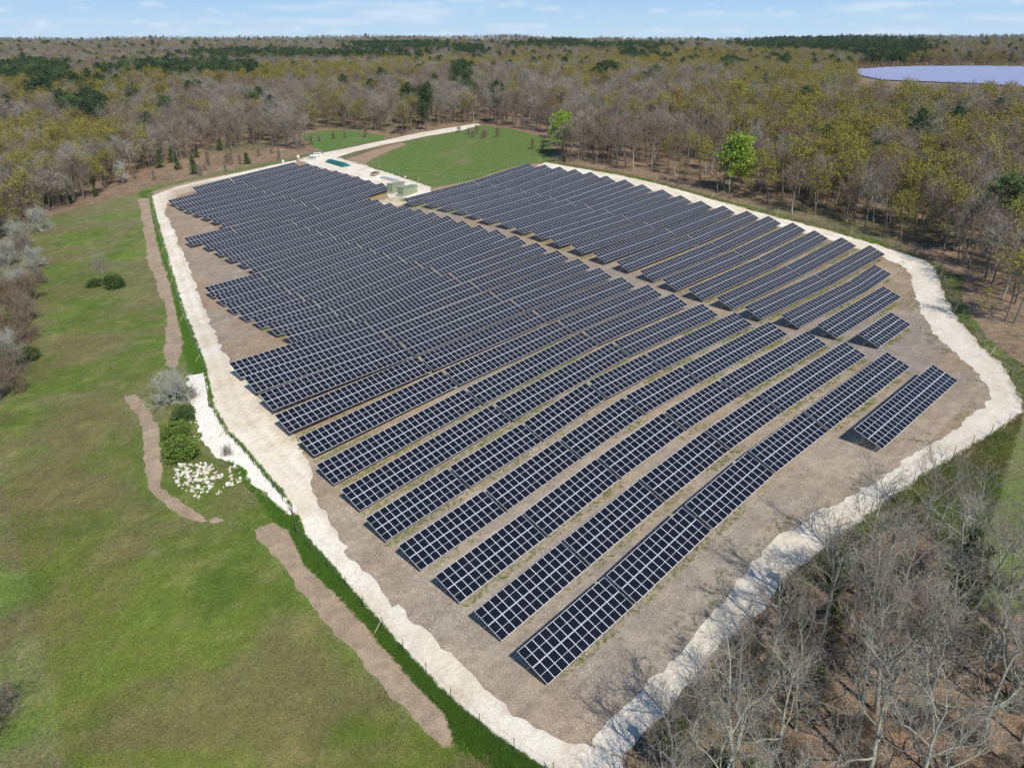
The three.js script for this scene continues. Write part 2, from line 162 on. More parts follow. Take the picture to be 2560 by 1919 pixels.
17.0,17.5,18.1,18.6,19.2,19.8,20.3,20.9,21.5,22.0,22.6,23.2,23.8,24.4,24.9,25.5,26.1,26.6,27.2,27.7,28.2,28.7,29.2,29.7,30.2,30.7,31.1,31.5,31.9,32.3,32.7,33.0,33.4,33.7,34.0,34.3,34.6,34.9,35.2,35.5,35.7,36.0,36.2,36.5,36.7,37.0,37.2,37.5,37.7,37.9,38.2,38.4,38.7,
17.7,18.2,18.8,19.3,19.9,20.5,21.0,21.6,22.2,22.7,23.3,23.9,24.4,25.0,25.6,26.1,26.7,27.3,27.8,28.3,28.8,29.3,29.8,30.3,30.8,31.2,31.7,32.1,32.5,32.9,33.3,33.6,34.0,34.3,34.6,34.9,35.2,35.5,35.8,36.0,36.3,36.6,36.8,37.1,37.3,37.6,37.8,38.1,38.3,38.5,38.8,39.0,39.3,
18.4,18.9,19.5,20.0,20.6,21.2,21.7,22.3,22.8,23.4,24.0,24.5,25.1,25.7,26.2,26.8,27.3,27.9,28.4,28.9,29.4,29.9,30.4,30.9,31.4,31.8,32.2,32.7,33.1,33.4,33.8,34.2,34.5,34.9,35.2,35.5,35.8,36.1,36.4,36.6,36.9,37.2,37.4,37.7,37.9,38.2,38.4,38.6,38.9,39.1,39.4,39.6,39.9,
19.1,19.6,20.2,20.7,21.3,21.8,22.4,23.0,23.5,24.1,24.6,25.2,25.8,26.3,26.9,27.4,28.0,28.5,29.0,29.5,30.0,30.5,31.0,31.5,31.9,32.4,32.8,33.2,33.6,34.0,34.4,34.7,35.1,35.4,35.7,36.0,36.3,36.6,36.9,37.2,37.5,37.7,38.0,38.2,38.5,38.7,39.0,39.2,39.5,39.7,40.0,40.2,40.4,
19.8,20.3,20.9,21.4,22.0,22.5,23.1,23.6,24.2,24.7,25.3,25.9,26.4,27.0,27.5,28.0,28.6,29.1,29.6,30.1,30.6,31.1,31.6,32.1,32.5,33.0,33.4,33.8,34.2,34.6,34.9,35.3,35.6,36.0,36.3,36.6,36.9,37.2,37.5,37.8,38.0,38.3,38.6,38.8,39.1,39.3,39.6,39.8,40.0,40.3,40.5,40.8,41.0,
20.4,21.0,21.5,22.1,22.6,23.2,23.7,24.3,24.8,25.4,25.9,26.5,27.0,27.6,28.1,28.7,29.2,29.7,30.2,30.7,31.2,31.7,32.2,32.6,33.1,33.5,34.0,34.4,34.8,35.1,35.5,35.9,36.2,36.5,36.9,37.2,37.5,37.8,38.1,38.3,38.6,38.9,39.1,39.4,39.6,39.9,40.1,40.4,40.6,40.9,41.1,41.3,41.6,
21.1,21.7,22.2,22.8,23.3,23.9,24.4,25.0,25.5,26.0,26.6,27.1,27.7,28.2,28.8,29.3,29.8,30.3,30.8,31.3,31.8,32.3,32.8,33.2,33.7,34.1,34.5,34.9,35.3,35.7,36.1,36.4,36.8,37.1,37.4,37.7,38.0,38.3,38.6,38.9,39.2,39.4,39.7,40.0,40.2,40.5,40.7,40.9,41.2,41.4,41.7,41.9,42.2,
21.8,22.3,22.9,23.4,24.0,24.5,25.1,25.6,26.1,26.7,27.2,27.8,28.3,28.8,29.4,29.9,30.4,30.9,31.4,31.9,32.4,32.9,33.3,33.8,34.2,34.7,35.1,35.5,35.9,36.3,36.6,37.0,37.3,37.7,38.0,38.3,38.6,38.9,39.2,39.5,39.7,40.0,40.3,40.5,40.8,41.0,41.3,41.5,41.8,42.0,42.2,42.5,42.7,
22.4,23.0,23.5,24.1,24.6,25.2,25.7,26.2,26.8,27.3,27.9,28.4,28.9,29.5,30.0,30.5,31.0,31.5,32.0,32.5,33.0,33.5,33.9,34.4,34.8,35.2,35.7,36.1,36.4,36.8,37.2,37.5,37.9,38.2,38.5,38.8,39.2,39.4,39.7,40.0,40.3,40.6,40.8,41.1,41.3,41.6,41.8,42.1,42.3,42.6,42.8,43.1,43.3,
23.1,23.6,24.2,24.7,25.3,25.8,26.4,26.9,27.4,28.0,28.5,29.0,29.6,30.1,30.6,31.1,31.6,32.1,32.6,33.1,33.6,34.0,34.5,34.9,35.4,35.8,36.2,36.6,37.0,37.4,37.7,38.1,38.4,38.8,39.1,39.4,39.7,40.0,40.3,40.6,40.8,41.1,41.4,41.6,41.9,42.1,42.4,42.6,42.9,43.1,43.4,43.6,43.9,
23.8,24.3,24.8,25.4,25.9,26.5,27.0,27.5,28.1,28.6,29.1,29.7,30.2,30.7,31.2,31.7,32.2,32.7,33.2,33.7,34.2,34.6,35.1,35.5,36.0,36.4,36.8,37.2,37.6,37.9,38.3,38.7,39.0,39.3,39.6,40.0,40.3,40.6,40.8,41.1,41.4,41.7,41.9,42.2,42.5,42.7,43.0,43.2,43.4,43.7,43.9,44.2,44.4,
24.4,25.0,25.5,26.0,26.6,27.1,27.6,28.2,28.7,29.2,29.8,30.3,30.8,31.3,31.8,32.3,32.8,33.3,33.8,34.3,34.8,35.2,35.7,36.1,36.5,36.9,37.3,37.7,38.1,38.5,38.9,39.2,39.5,39.9,40.2,40.5,40.8,41.1,41.4,41.7,42.0,42.2,42.5,42.8,43.0,43.3,43.5,43.8,44.0,44.3,44.5,44.7,45.0]};

// ---------- the lie of the land (z here counts metres forward of the camera) ----------
const gridH = (x, z) => {
  const fx = clamp((x - HG.x0) / HG.c, 0, HG.nx - 1.001), fz = clamp((z - HG.z0) / HG.c, 0, HG.nz - 1.001), i = Math.floor(fx), j = Math.floor(fz);
  const cub = (a, b, c, d, t) => b + 0.5 * t * (c - a + t * (2 * a - 5 * b + 4 * c - d + t * (3 * (b - c) + d - a)));
  const at = (ii, jj) => HG.h[clamp(jj, 0, HG.nz - 1) * HG.nx + clamp(ii, 0, HG.nx - 1)];
  const row = (jj) => cub(at(i - 1, jj), at(i, jj), at(i + 1, jj), at(i + 2, jj), fx - i);
  return cub(row(j - 1), row(j), row(j + 1), row(j + 2), fz - j);
};
const groundY = (x, z) => {
  const zz = z < 300 ? z : 300 + 90 * (1 - Math.exp(-(z - 300) / 90));
  const xx = clamp(x, -170, 200) + (x < -170 ? -60 * (1 - Math.exp((x + 170) / 60)) : 0) * 0.6 + (x > 200 ? 50 * (1 - Math.exp(-(x - 200) / 50)) * 0.5 : 0);
  let h = gridH(xx, zz);
  if (z > 330) {
    const far = 30.5 + 13 * step(650, 1700, z) + (fbm(x / 420 + 3, z / 420, 3, 40) - 0.5) * 12 * step(450, 900, z) + 5 * step(2000, 3200, z)
      + (step(2600, 5200, z) * (fbm(x / 1500 + 8.3, z / 1700, 3, 60) - 0.33) * 110) * step(2600, 5200, z);
    h = lerp(h, far, step(330, 620, z));
  }
  return h;
};
const DSC = 2560 / 2212;   // layout was read off a 2212-pixel-wide view of the photograph
const dirOf = (u, v) => {
  const qx = u * DSC - 1280, qy = v * DSC - 959.5, c = Math.cos(ROLL), s = Math.sin(ROLL), x = (qx * c - qy * s) / FOCAL, y = -(qx * s + qy * c) / FOCAL;
  return [x, y * Math.cos(PITCH) - Math.sin(PITCH), y * Math.sin(PITCH) + Math.cos(PITCH)];
};
// the point of the ground (or of a level `up` above it) that a pixel looks at: [x, z forward]
const at = (u, v, up = 0) => {
  const d = dirOf(u, v); let t = 15;
  for (; t < 6000; t *= 1.006) if (EYE.y + d[1] * t < groundY(d[0] * t, d[2] * t) + up) break;
  let a = t / 1.006, b = t;
  for (let i = 0; i < 24; i++) { const m = (a + b) / 2; if (EYE.y + d[1] * m < groundY(d[0] * m, d[2] * m) + up) b = m; else a = m; }
  return [d[0] * b, d[2] * b];
};
const V = (x, z, up = 0) => new THREE.Vector3(x, groundY(x, z) + up, -z);
const poly = (list) => list.map(([u, v]) => at(u, v));
const sd = (pts, x, z) => {      // signed distance to a closed outline, positive inside
  let d = 1e18, inside = false;
  for (let i = 0, n = pts.length, j = n - 1; i < n; j = i++) {
    const [ax, az] = pts[j], [bx, bz] = pts[i], ex = bx - ax, ez = bz - az, t = clamp(((x - ax) * ex + (z - az) * ez) / (ex * ex + ez * ez || 1)), dx = x - ax - ex * t, dz = z - az - ez * t;
    d = Math.min(d, dx * dx + dz * dz);
    if ((az > z) !== (bz > z) && x < (bx - ax) * (z - az) / (bz - az) + ax) inside = !inside;
  }
  return inside ? Math.sqrt(d) : -Math.sqrt(d);
};
const dline = (pts, x, z) => { let d = 1e18; for (let i = 1; i < pts.length; i++) { const [ax, az] = pts[i - 1], [bx, bz] = pts[i], ex = bx - ax, ez = bz - az, t = clamp(((x - ax) * ex + (z - az) * ez) / (ex * ex + ez * ez || 1)); d = Math.min(d, (x - ax - ex * t) ** 2 + (z - az - ez * t) ** 2); } return Math.sqrt(d); };
const box = (pts, pad = 0) => [Math.min(...pts.map((p) => p[0])) - pad, Math.max(...pts.map((p) => p[0])) + pad, Math.min(...pts.map((p) => p[1])) - pad, Math.max(...pts.map((p) => p[1])) + pad];

// ---------- naming ----------
const used = new Map();
const numbered = (name) => { const n = used.get(name) ?? 0; used.set(name, n + 1); return n ? name + '_' + String(n).padStart(3, '0') : name; };
const tag = (o, label, category, group, kind) => { o.userData = {}; if (label) o.userData.label = label; if (category) o.userData.category = category; if (group) o.userData.group = group; if (kind) o.userData.kind = kind; return o; };
const add = (o) => { o.traverse((m) => { if (m.isMesh) { m.castShadow = m.receiveShadow = true; } }); scene.add(o); return o; };
const thing = (name, label, category, group) => { const g = new THREE.Group(); g.name = numbered(name); return tag(g, label, category, group); };
const part = (name, geo, mat, parent) => { const m = new THREE.Mesh(geo, mat); m.name = name; parent.add(m); return m; };
const rgb = (r, g, b) => new THREE.Color().setRGB(r, g, b);
const mat = (c, rough = 0.9, more = {}) => new THREE.MeshStandardMaterial({ color: rgb(...c), roughness: rough, ...more });

// ---------- textures: grain only ----------
function grain(size, fn, srgb = false) {
  const d = new Uint8Array(size * size * 4);
  for (let y = 0; y < size; y++) for (let x = 0; x < size; x++) { const c = fn(x / size, y / size, x, y), o = (y * size + x) * 4; for (let q = 0; q < 3; q++) d[o + q] = clamp(Array.isArray(c) ? c[q] : c) * 255; d[o + 3] = 255; }
  const t = new THREE.DataTexture(d, size, size); t.wrapS = t.wrapT = THREE.RepeatWrapping; t.magFilter = THREE.LinearFilter; t.minFilter = THREE.LinearMipmapLinearFilter;
  if (srgb) t.colorSpace = THREE.SRGBColorSpace; t.needsUpdate = true; return t;
}
const tvn = (u, v, n, k) => { const x = u * n, y = v * n, i = Math.floor(x), j = Math.floor(y), a = sm(x - i), b = sm(y - j), w = (q) => ((q % n) + n) % n; return lerp(lerp(hash(w(i), w(j), k), hash(w(i + 1), w(j), k), a), lerp(hash(w(i), w(j + 1), k), hash(w(i + 1), w(j + 1), k), a), b); };
const stony = grain(1024, (u, v, x, y) => {   // gravel: pale chips on a duller bed, 10 m a tile
  let g = 0.62 + 0.22 * (tvn(u, v, 12, 1) - 0.5) + 0.3 * (tvn(u, v, 90, 2) - 0.5) + 0.35 * (tvn(u, v, 340, 3) - 0.5);
  const n = 150, cx = Math.floor(u * n), cy = Math.floor(v * n), h = hash(cx, cy, 7);
  if (h > 0.82) { const dx = u * n - cx - 0.3 - 0.4 * hash(cx, cy, 8), dy = v * n - cy - 0.3 - 0.4 * hash(cx, cy, 9); if (dx * dx + dy * dy < 0.02 + 0.10 * hash(cx, cy, 10)) g += 0.32 * h; }
  return g;
});
const chalky = grain(1024, (u, v) => 0.86 + 0.10 * (tvn(u, v, 9, 11) - 0.5) + 0.16 * (tvn(u, v, 40, 12) - 0.5) + 0.2 * (tvn(u, v, 160, 13) - 0.5) + 0.12 * (tvn(u, v, 400, 14) - 0.5));
const grassy = grain(1024, (u, v) => {
  const a = tvn(u, v, 10, 21), b = tvn(u, v, 60, 22), c = tvn(u, v, 220, 23), f = tvn(u, v, 480, 24), g = 0.58 + 0.3 * (b - 0.5) + 0.42 * (c - 0.5) + 0.3 * (f - 0.5) + 0.16 * (a - 0.5);
  const dry = clamp((tvn(u, v, 34, 25) + 0.5 * tvn(u, v, 120, 26) - 0.98) * 3);
  return [g * lerp(0.92, 1.5, dry), g * lerp(1.0, 1.12, dry), g * lerp(0.9, 2.2, dry)];
});
const littery = grain(1024, (u, v) => { const g = 0.55 + 0.35 * (tvn(u, v, 14, 31) - 0.5) + 0.4 * (tvn(u, v, 70, 32) - 0.5) + 0.6 * (tvn(u, v, 300, 33) - 0.5); return g; });
const rep = (t, m) => { const c = t.clone(); c.repeat.set(1 / m, 1 / m); c.needsUpdate = true; return c; };
const ground = (t, m, bump, mean) => { const q = new THREE.MeshStandardMaterial({ vertexColors: true, roughness: 1, map: rep(t, m), bumpMap: rep(t, m), bumpScale: bump }); q.userData.lift = 1 / mean; return q; };   // mean: average of the grain, so that colours stay true
const M = {
  gravel: ground(stony, 9, 0.06, 0.64), chalk: ground(chalky, 13, 0.07, 0.86), grass: ground(grassy, 14, 0.12, 0.62), litter: ground(littery, 12, 0.12, 0.55),
  stone: mat([0.62, 0.58, 0.49], 0.95), steel: mat([0.42, 0.43, 0.44], 0.45, { metalness: 0.8 }), alu: mat([0.70, 0.72, 0.75], 0.4, { metalness: 0.35 }),
};

// ---------- sheets of ground cut to an outline (marching squares on a square grid) ----------
function sheet(name, mask, [x0, x1, z0, z1], cell, up, color, material, kind = 'structure') {
  const nx = Math.ceil((x1 - x0) / cell), nz = Math.ceil((z1 - z0) / cell), val = new Float32Array((nx + 1) * (nz + 1)), P = [], C = [], U = [], I = [], grid = new Map(), cut = new Map();
  for (let j = 0; j <= nz; j++) for (let i = 0; i <= nx; i++) val[j * (nx + 1) + i] = mask(x0 + i * cell, z0 + j * cell);
  const put = (x, z) => { P.push(x, groundY(x, z) + up, -z); C.push(...sc(color(x, z), material.userData.lift)); U.push(x, z); return P.length / 3 - 1; };
  const gv = (i, j) => { const k = j * (nx + 1) + i; if (!grid.has(k)) grid.set(k, put(x0 + i * cell, z0 + j * cell)); return grid.get(k); };
  const ev = (i, j, i2, j2) => { const a = j * (nx + 1) + i, b = j2 * (nx + 1) + i2, k = Math.min(a, b) * 4e6 + Math.max(a, b); if (!cut.has(k)) { const t = clamp(val[a] / (val[a] - val[b]), 0.03, 0.97); cut.set(k, put(x0 + lerp(i, i2, t) * cell, z0 + lerp(j, j2, t) * cell)); } return cut.get(k); };
  for (let j = 0; j < nz; j++) for (let i = 0; i < nx; i++) {
    const c = [[i, j], [i + 1, j], [i + 1, j + 1], [i, j + 1]], s = c.map(([a, b]) => val[b * (nx + 1) + a] > 0);
    if (!s.some((q) => q)) continue;
    const loop = [];
    for (let q = 0; q < 4; q++) { const a = c[q], b = c[(q + 1) % 4]; if (s[q]) loop.push(gv(...a)); if (s[q] !== s[(q + 1) % 4]) loop.push(ev(...a, ...b)); }
    for (let q = 1; q + 1 < loop.length; q++) I.push(loop[0], loop[q], loop[q + 1]);
  }
  const g = new THREE.BufferGeometry();
  g.setAttribute('position', new THREE.Float32BufferAttribute(P, 3)); g.setAttribute('color', new THREE.Float32BufferAttribute(C, 3)); g.setAttribute('uv', new THREE.Float32BufferAttribute(U, 2)); g.setIndex(I); g.computeVertexNormals();
  const m = new THREE.Mesh(g, material); m.name = numbered(name); m.userData.kind = kind; m.receiveShadow = true; scene.add(m); return m;
}
const mixc = (a, b, t) => [lerp(a[0], b[0], t), lerp(a[1], b[1], t), lerp(a[2], b[2], t)];
const sc = (c, k) => [c[0] * k, c[1] * k, c[2] * k];

// ---------- outlines, read off the photograph ----------
const FENCE = [[313, 413], [345, 515], [375, 615], [400, 697], [428, 762], [441, 810], [453, 880], [487, 939], [517, 968], [546, 1003], [576, 1039], [605, 1073], [633, 1115], [643, 1165], [690, 1214], [735, 1258], [812, 1346], [870, 1410], [932, 1473], [1000, 1545], [1059, 1591], [1150, 1656], [1230, 1700]];
const YARD = poly([[317, 418], [350, 515], [378, 612], [403, 692], [431, 760], [444, 805], [458, 878], [492, 937], [522, 966], [551, 1001], [581, 1037], [610, 1071], [640, 1113], [655, 1160], [702, 1212], [762, 1284], [832, 1366], [907, 1451], [987, 1531], [1072, 1601], [1162, 1660], [1240, 1710],
  [1330, 1690], [1372, 1608], [1445, 1536], [1552, 1402], [1642, 1326], [1702, 1250], [1800, 1172], [1900, 1094], [2000, 1024], [2100, 962], [2170, 921], [2211, 890], [2207, 860], [2172, 800], [2112, 740], [2062, 680], [2034, 622], [2022, 585], [2003, 565], [1900, 530], [1800, 501], [1700, 475], [1600, 448], [1500, 420], [1400, 392], [1300, 372], [1180, 351],
  [1120, 357], [1020, 390], [932, 406], [870, 384], [800, 362], [746, 347], [716, 338], [690, 334], [640, 345], [520, 371], [430, 387], [370, 401]]);
const TRACKS = [
  [[326, 424], [350, 515], [378, 612], [403, 692], [431, 760], [444, 805], [458, 878], [492, 937], [522, 966], [551, 1001], [581, 1037], [610, 1071], [640, 1113], [655, 1160], [702, 1212], [762, 1284], [832, 1366], [907, 1451], [987, 1531], [1072, 1601], [1162, 1660], [1240, 1710], [1330, 1690], [1345, 1640], [1290, 1615], [1200, 1592], [1120, 1545], [1040, 1480], [960, 1408], [880, 1335], [800, 1250], [730, 1165], [690, 1090], [672, 1020], [640, 940], [585, 880], [540, 835], [507, 792], [475, 747], [453, 695], [431, 647], [419, 610], [406, 569], [384, 523], [376, 498], [354, 460], [364, 438], [390, 420], [440, 404], [640, 358], [640, 346], [430, 392], [370, 406]],
  [[1345, 1640], [1372, 1608], [1445, 1536], [1552, 1402], [1642, 1326], [1702, 1250], [1800, 1172], [1900, 1094], [2000, 1024], [2100, 962], [2170, 921], [2211, 890], [2207, 860], [2172, 800], [2112, 740], [2062, 680], [2034, 622], [2022, 585], [2003, 565], [1960, 560], [1962, 580], [1978, 640], [2003, 700], [2052, 752], [2106, 800], [2132, 835], [2136, 862], [2112, 890], [2050, 940], [1950, 1000], [1850, 1062], [1760, 1112], [1682, 1162], [1622, 1216], [1562, 1300], [1502, 1368], [1442, 1430], [1350, 1520], [1275, 1600]],
  [[2003, 565], [1900, 530], [1800, 501], [1700, 475], [1600, 448], [1500, 420], [1400, 392], [1300, 372], [1180, 351], [1160, 358], [1300, 388], [1400, 410], [1500, 438], [1600, 466], [1700, 494], [1800, 522], [1900, 552], [1962, 582]],
  [[640, 345], [690, 332], [716, 336], [746, 346], [800, 362], [870, 384], [932, 406], [925, 440], [850, 440], [830, 405], [760, 380], [700, 365]],
  [[668, 340], [700, 330], [760, 318.5], [830, 303.5], [900, 288], [960, 278], [1030, 267], [1040, 270], [1000, 281.5], [930, 293], [830, 313], [770, 327], [735, 338], [716, 345]],
].map(poly);
const WEST_MEADOW = poly([[-300, 1750], [-300, 900], [-60, 700], [30, 520], [95, 470], [170, 448], [250, 430], [312, 412], [345, 515], [375, 613], [400, 694], [428, 760], [441, 808], [455, 880], [489, 938], [519, 967], [548, 1002], [578, 1038], [607, 1072], [640, 1113], [655, 1160], [702, 1212], [762, 1284], [832, 1366], [907, 1451], [987, 1531], [1072, 1601], [1162, 1660], [1240, 1760]]);
const FIELDS = [
  [[745, 346], [790, 330], [870, 306], [1000, 282], [1042, 270], [1110, 279], [1180, 298], [1195, 325], [1183, 352], [1120, 360], [1020, 394], [935, 408], [870, 385], [800, 362]],
  [[648, 292], [700, 281], [760, 283], [835, 292], [830, 302], [760, 317], [700, 328], [672, 316]],
].map(poly);
const VERGES = [   // grass outside the eastern fence and the ditch along the wood
  [[1190, 348], [1300, 366], [1400, 386], [1500, 413], [1600, 440], [1700, 466], [1800, 491], [1900, 520], [2003, 556], [2035, 580], [2085, 600], [2075, 640], [2100, 690], [2150, 745], [2212, 790], [2300, 830], [2300, 900], [2212, 895], [2172, 805], [2112, 742], [2062, 682], [2034, 624], [2022, 587], [2003, 566], [1900, 531], [1800, 502], [1700, 476], [1600, 449], [1500, 421], [1400, 393], [1300, 373], [1180, 352]],
  [[2212, 888], [2172, 921], [2100, 962], [2000, 1024], [1900, 1094], [1800, 1172], [1702, 1250], [1660, 1300], [1700, 1310], [1800, 1230], [1920, 1140], [1990, 1120], [2040, 1190], [2060, 1300], [2150, 1330], [2400, 1300], [2400, 860]],
  [[300, 425], [312, 405], [420, 384], [520, 362], [640, 338], [690, 326], [690, 334], [640, 345], [520, 371], [430, 387], [370, 401], [317, 418]],
].map(poly);
const STRIPS = [   // bare trodden earth outside the western fence
  [[297, 429], [322, 429], [337, 516], [350, 560], [366, 610], [375, 647], [387, 697], [396, 741], [380, 800], [357, 790], [357, 744], [359, 666], [344, 641], [331, 585], [322, 579], [312, 507]],
  [[267, 856], [294, 850], [345, 925], [352, 996], [347, 1053], [391, 1084], [444, 1115], [500, 1120], [462, 1136], [406, 1121], [353, 1090], [319, 1059], [308, 996], [305, 915]],
  [[548, 1149], [590, 1130], [625, 1144], [660, 1220], [721, 1276], [792, 1352], [873, 1448], [965, 1545], [982, 1592], [965, 1618], [838, 1499], [757, 1403], [675, 1311], [604, 1220]],
  [[740, 350], [760, 340], [800, 326], [868, 308], [880, 312], [830, 330], [790, 352], [800, 366], [770, 356]],
].map(poly);
const BANK = poly([[408, 812], [440, 806], [456, 880], [490, 938], [520, 967], [549, 1002], [579, 1038], [608, 1072], [640, 1113], [628, 1118], [585, 1080], [548, 1050], [530, 1015], [505, 1000], [470, 985], [440, 950], [425, 905], [405, 870]]);
const jag = (x, z, a, w, k = 0) => (fbm(x / w / 2.2, z / w / 2.2, 3, 70 + k) - 0.5) * 2 * a * 0.7 + (vn(x / 0.9, z / 0.9, 77 + k) - 0.5) * a;

// the wood floor: one sheet out to the horizon, fine where it is near
{
  const P = [], C = [], U = [], I = [], zs = [], ang = 220;
  for (let z = 14; z < 400; z += 3) zs.push(z);
  for (let z = 400; z < 12000; z *= 1.035) zs.push(z);
  const nx = 220;
  zs.forEach((z) => { const half = z < 400 ? Math.max(150, z * 0.95) : z * 0.95; for (let i = 0; i <= nx; i++) {
    const x = (i / nx * 2 - 1) * half; P.push(x, groundY(x, z), -z);
    const n = fbm(x / 9, z / 9, 3, 81), m = fbm(x / 40, z / 40, 3, 85);
    let c = mixc([0.20, 0.125, 0.07], [0.30, 0.21, 0.13], n); c = mixc(c, [0.115, 0.13, 0.045], clamp((m - 0.52) * 4) * 0.75);
    if (z > 1500) c = mixc(c, [0.12, 0.14, 0.07], step(1500, 2500, z)); C.push(...sc(c, M.litter.userData.lift)); U.push(x, z); } });
  for (let j = 0; j + 1 < zs.length; j++) for (let i = 0; i < nx; i++) { const a = j * (nx + 1) + i, b = a + nx + 1; I.push(a, a + 1, b + 1, a, b + 1, b); }
  const g = new THREE.BufferGeometry(); g.setAttribute('position', new THREE.Float32BufferAttribute(P, 3)); g.setAttribute('color', new THREE.Float32BufferAttribute(C, 3)); g.setAttribute('uv', new THREE.Float32BufferAttribute(U, 2)); g.setIndex(I); g.computeVertexNormals();
  const m = new THREE.Mesh(g, M.litter); m.name = 'wood_floor'; m.userData.kind = 'structure'; m.receiveShadow = true; scene.add(m);
}
const GREEN = [0.125, 0.175, 0.026], DEEP = [0.08, 0.135, 0.016], STRAW = [0.27, 0.25, 0.10], DULL = [0.19, 0.17, 0.075], LIME = [0.155, 0.205, 0.03];
const meadowColor = (x, z) => {
  const a = fbm(x / 26, z / 26, 4, 90), b = fbm(x / 7, z / 7, 3, 94), c = fbm(x / 2.2, z / 2.2, 2, 97), e = fbm(x / 12 + 5, z / 9, 4, 99);
  let k = mixc(GREEN, LIME, step(0.35, 0.7, a)); k = mixc(k, DEEP, step(0.5, 0.75, b) * 0.6);
  k = mixc(k, DULL, step(0.42, 0.64, e) * 0.85); k = mixc(k, STRAW, step(0.6, 0.8, c) * 0.45 + step(0.62, 0.78, fbm(x / 4, z / 4, 3, 103)) * 0.35);
  return k;
};
const ruts = [poly([[380, 1215], [395, 1400], [440, 1550], [480, 1680]]), poly([[405, 1215], [418, 1400], [470, 1540], [520, 1680]])];
const ruts3 = [poly([[2005, 705], [1975, 740], [1900, 755]]), poly([[1905, 712], [1960, 690]])];
const CELL = 0.8;
sheet('meadow', (x, z) => sd(WEST_MEADOW, x, z) + jag(x, z, 0.6, 3), [-190, 12, 30, 300], CELL * 1.25, 0.03, (x, z) => {
  let c = meadowColor(x, z); const r = Math.min(...ruts.map((q) => dline(q, x, z))); if (r < 0.9) c = mixc(c, [0.24, 0.24, 0.06], 0.55 * (1 - r / 0.9));
  const left = clamp((-32 - x - (z - 70) * 0.55) / 25); return mixc(c, [0.16, 0.12, 0.05], left * step(0.4, 0.62, fbm(x / 10, z / 10, 3, 130)) * 0.8);
}, M.grass);
FIELDS.forEach((f, i) => sheet('meadow', (x, z) => sd(f, x, z) + jag(x, z, 1.2, 6), box(f, 3), 1.6, 0.03, (x, z) => {
  const a = fbm(x / 18, z / 18, 4, 110), b = fbm(x / 9, z / 14, 3, 113); let c = mixc([0.125, 0.165, 0.03], [0.115, 0.18, 0.03], a); c = mixc(c, [0.2, 0.185, 0.075], step(0.5, 0.72, b) * 0.75); return i ? mixc(c, [0.10, 0.19, 0.035], 0.6) : c;
}, M.grass));
VERGES.forEach((f, i) => sheet('verge', (x, z) => sd(f, x, z) + jag(x, z, 0.9, 3, i), box(f, 3), 1.1, 0.025, (x, z) => { const c = meadowColor(x + 300, z); return i === 0 ? mixc(c, [0.16, 0.14, 0.06], step(0.4, 0.6, fbm(x / 8, z / 8, 3, 116)) * 0.8) : i === 2 ? mixc(c, [0.17, 0.15, 0.06], 0.4) : mixc(c, DULL, 0.25); }, M.grass));
const TAN = [0.31, 0.225, 0.145], GREY = [0.285, 0.235, 0.185], BEIGE = [0.37, 0.295, 0.205], RUST = [0.36, 0.225, 0.12];
const A43 = 43.762 * Math.PI / 180, ux = Math.cos(A43), uz = Math.sin(A43), PITCHROW = 7.3716, ROW1 = 40.776;
const rowOf = (x, z) => (-x * uz + z * ux - ROW1) / PITCHROW + 1, alongOf = (x, z) => x * ux + z * uz;
sheet('gravel_yard', (x, z) => sd(YARD, x, z) + jag(x, z, 0.5, 2), box(YARD, 3), CELL, 0.05, (x, z) => {
  const a = fbm(x / 22, z / 22, 4, 120), b = fbm(x / 5, z / 5, 3, 124), k = rowOf(x, z), s = alongOf(x, z);
  let c = mixc(GREY, TAN, step(0.38, 0.62, a)); c = mixc(c, RUST, step(0.52, 0.75, fbm(x / 14 + 7, z / 14, 3, 127)) * 0.5 + 0.35 * step(18, 26, k) ); c = mixc(c, BEIGE, step(0.5, 0.75, b) * 0.6);
  if (k < 9 && k > -1 && s < 118) c = mixc(c, [0.38, 0.315, 0.235], 0.55 * step(9, 4, k) * (0.5 + b));
  const t = Math.abs(fbm(s / 60, k * 3, 2, 140) - 0.5); if (t < 0.03) c = sc(c, 0.93);
  return c;
}, M.gravel);
const CREAM = [0.68, 0.60, 0.46], SAND = [0.50, 0.39, 0.26], PALE = [0.74, 0.68, 0.56];
TRACKS.forEach((f, i) => sheet(i === 4 ? 'access_road' : 'perimeter_track', (x, z) => sd(f, x, z) + jag(x, z, i === 4 ? 0.35 : 0.9, 1.8, i), box(f, 3), i === 4 ? 0.9 : 0.7, 0.07 + i * 0.012, (x, z) => {
  const d = sd(YARD, x, z), b = fbm(x / 6, z / 6, 4, 150), e = fbm(d * 1.1, (x + z) / 30, 3, 153); let c = mixc(CREAM, PALE, step(0.35, 0.65, b));
  c = mixc(c, SAND, step(0.5, 0.72, e) * 0.45 + step(0.55, 0.78, fbm(x / 2.5, z / 2.5, 3, 156)) * 0.35);
  if (i === 0) c = mixc(c, mixc(TAN, BEIGE, 0.6), 0.7 * step(4.5, 9, d + jag(x, z, 2.5, 7)) );
  if (i === 1) c = mixc(c, [0.60, 0.53, 0.42], 0.5);
  return c;
}, M.chalk));
STRIPS.forEach((f, i) => sheet('bare_earth_path', (x, z) => sd(f, x, z) + jag(x, z, 0.8, 2.5, i), box(f, 3), 0.8, 0.045, (x, z) => mixc(mixc([0.34, 0.235, 0.15], [0.42, 0.33, 0.24], fbm(x / 4, z / 4, 3, 160)), i === 3 ? [0.30, 0.18, 0.10] : [0.3, 0.22, 0.13], i === 3 ? 0.6 : 0.3), M.gravel));
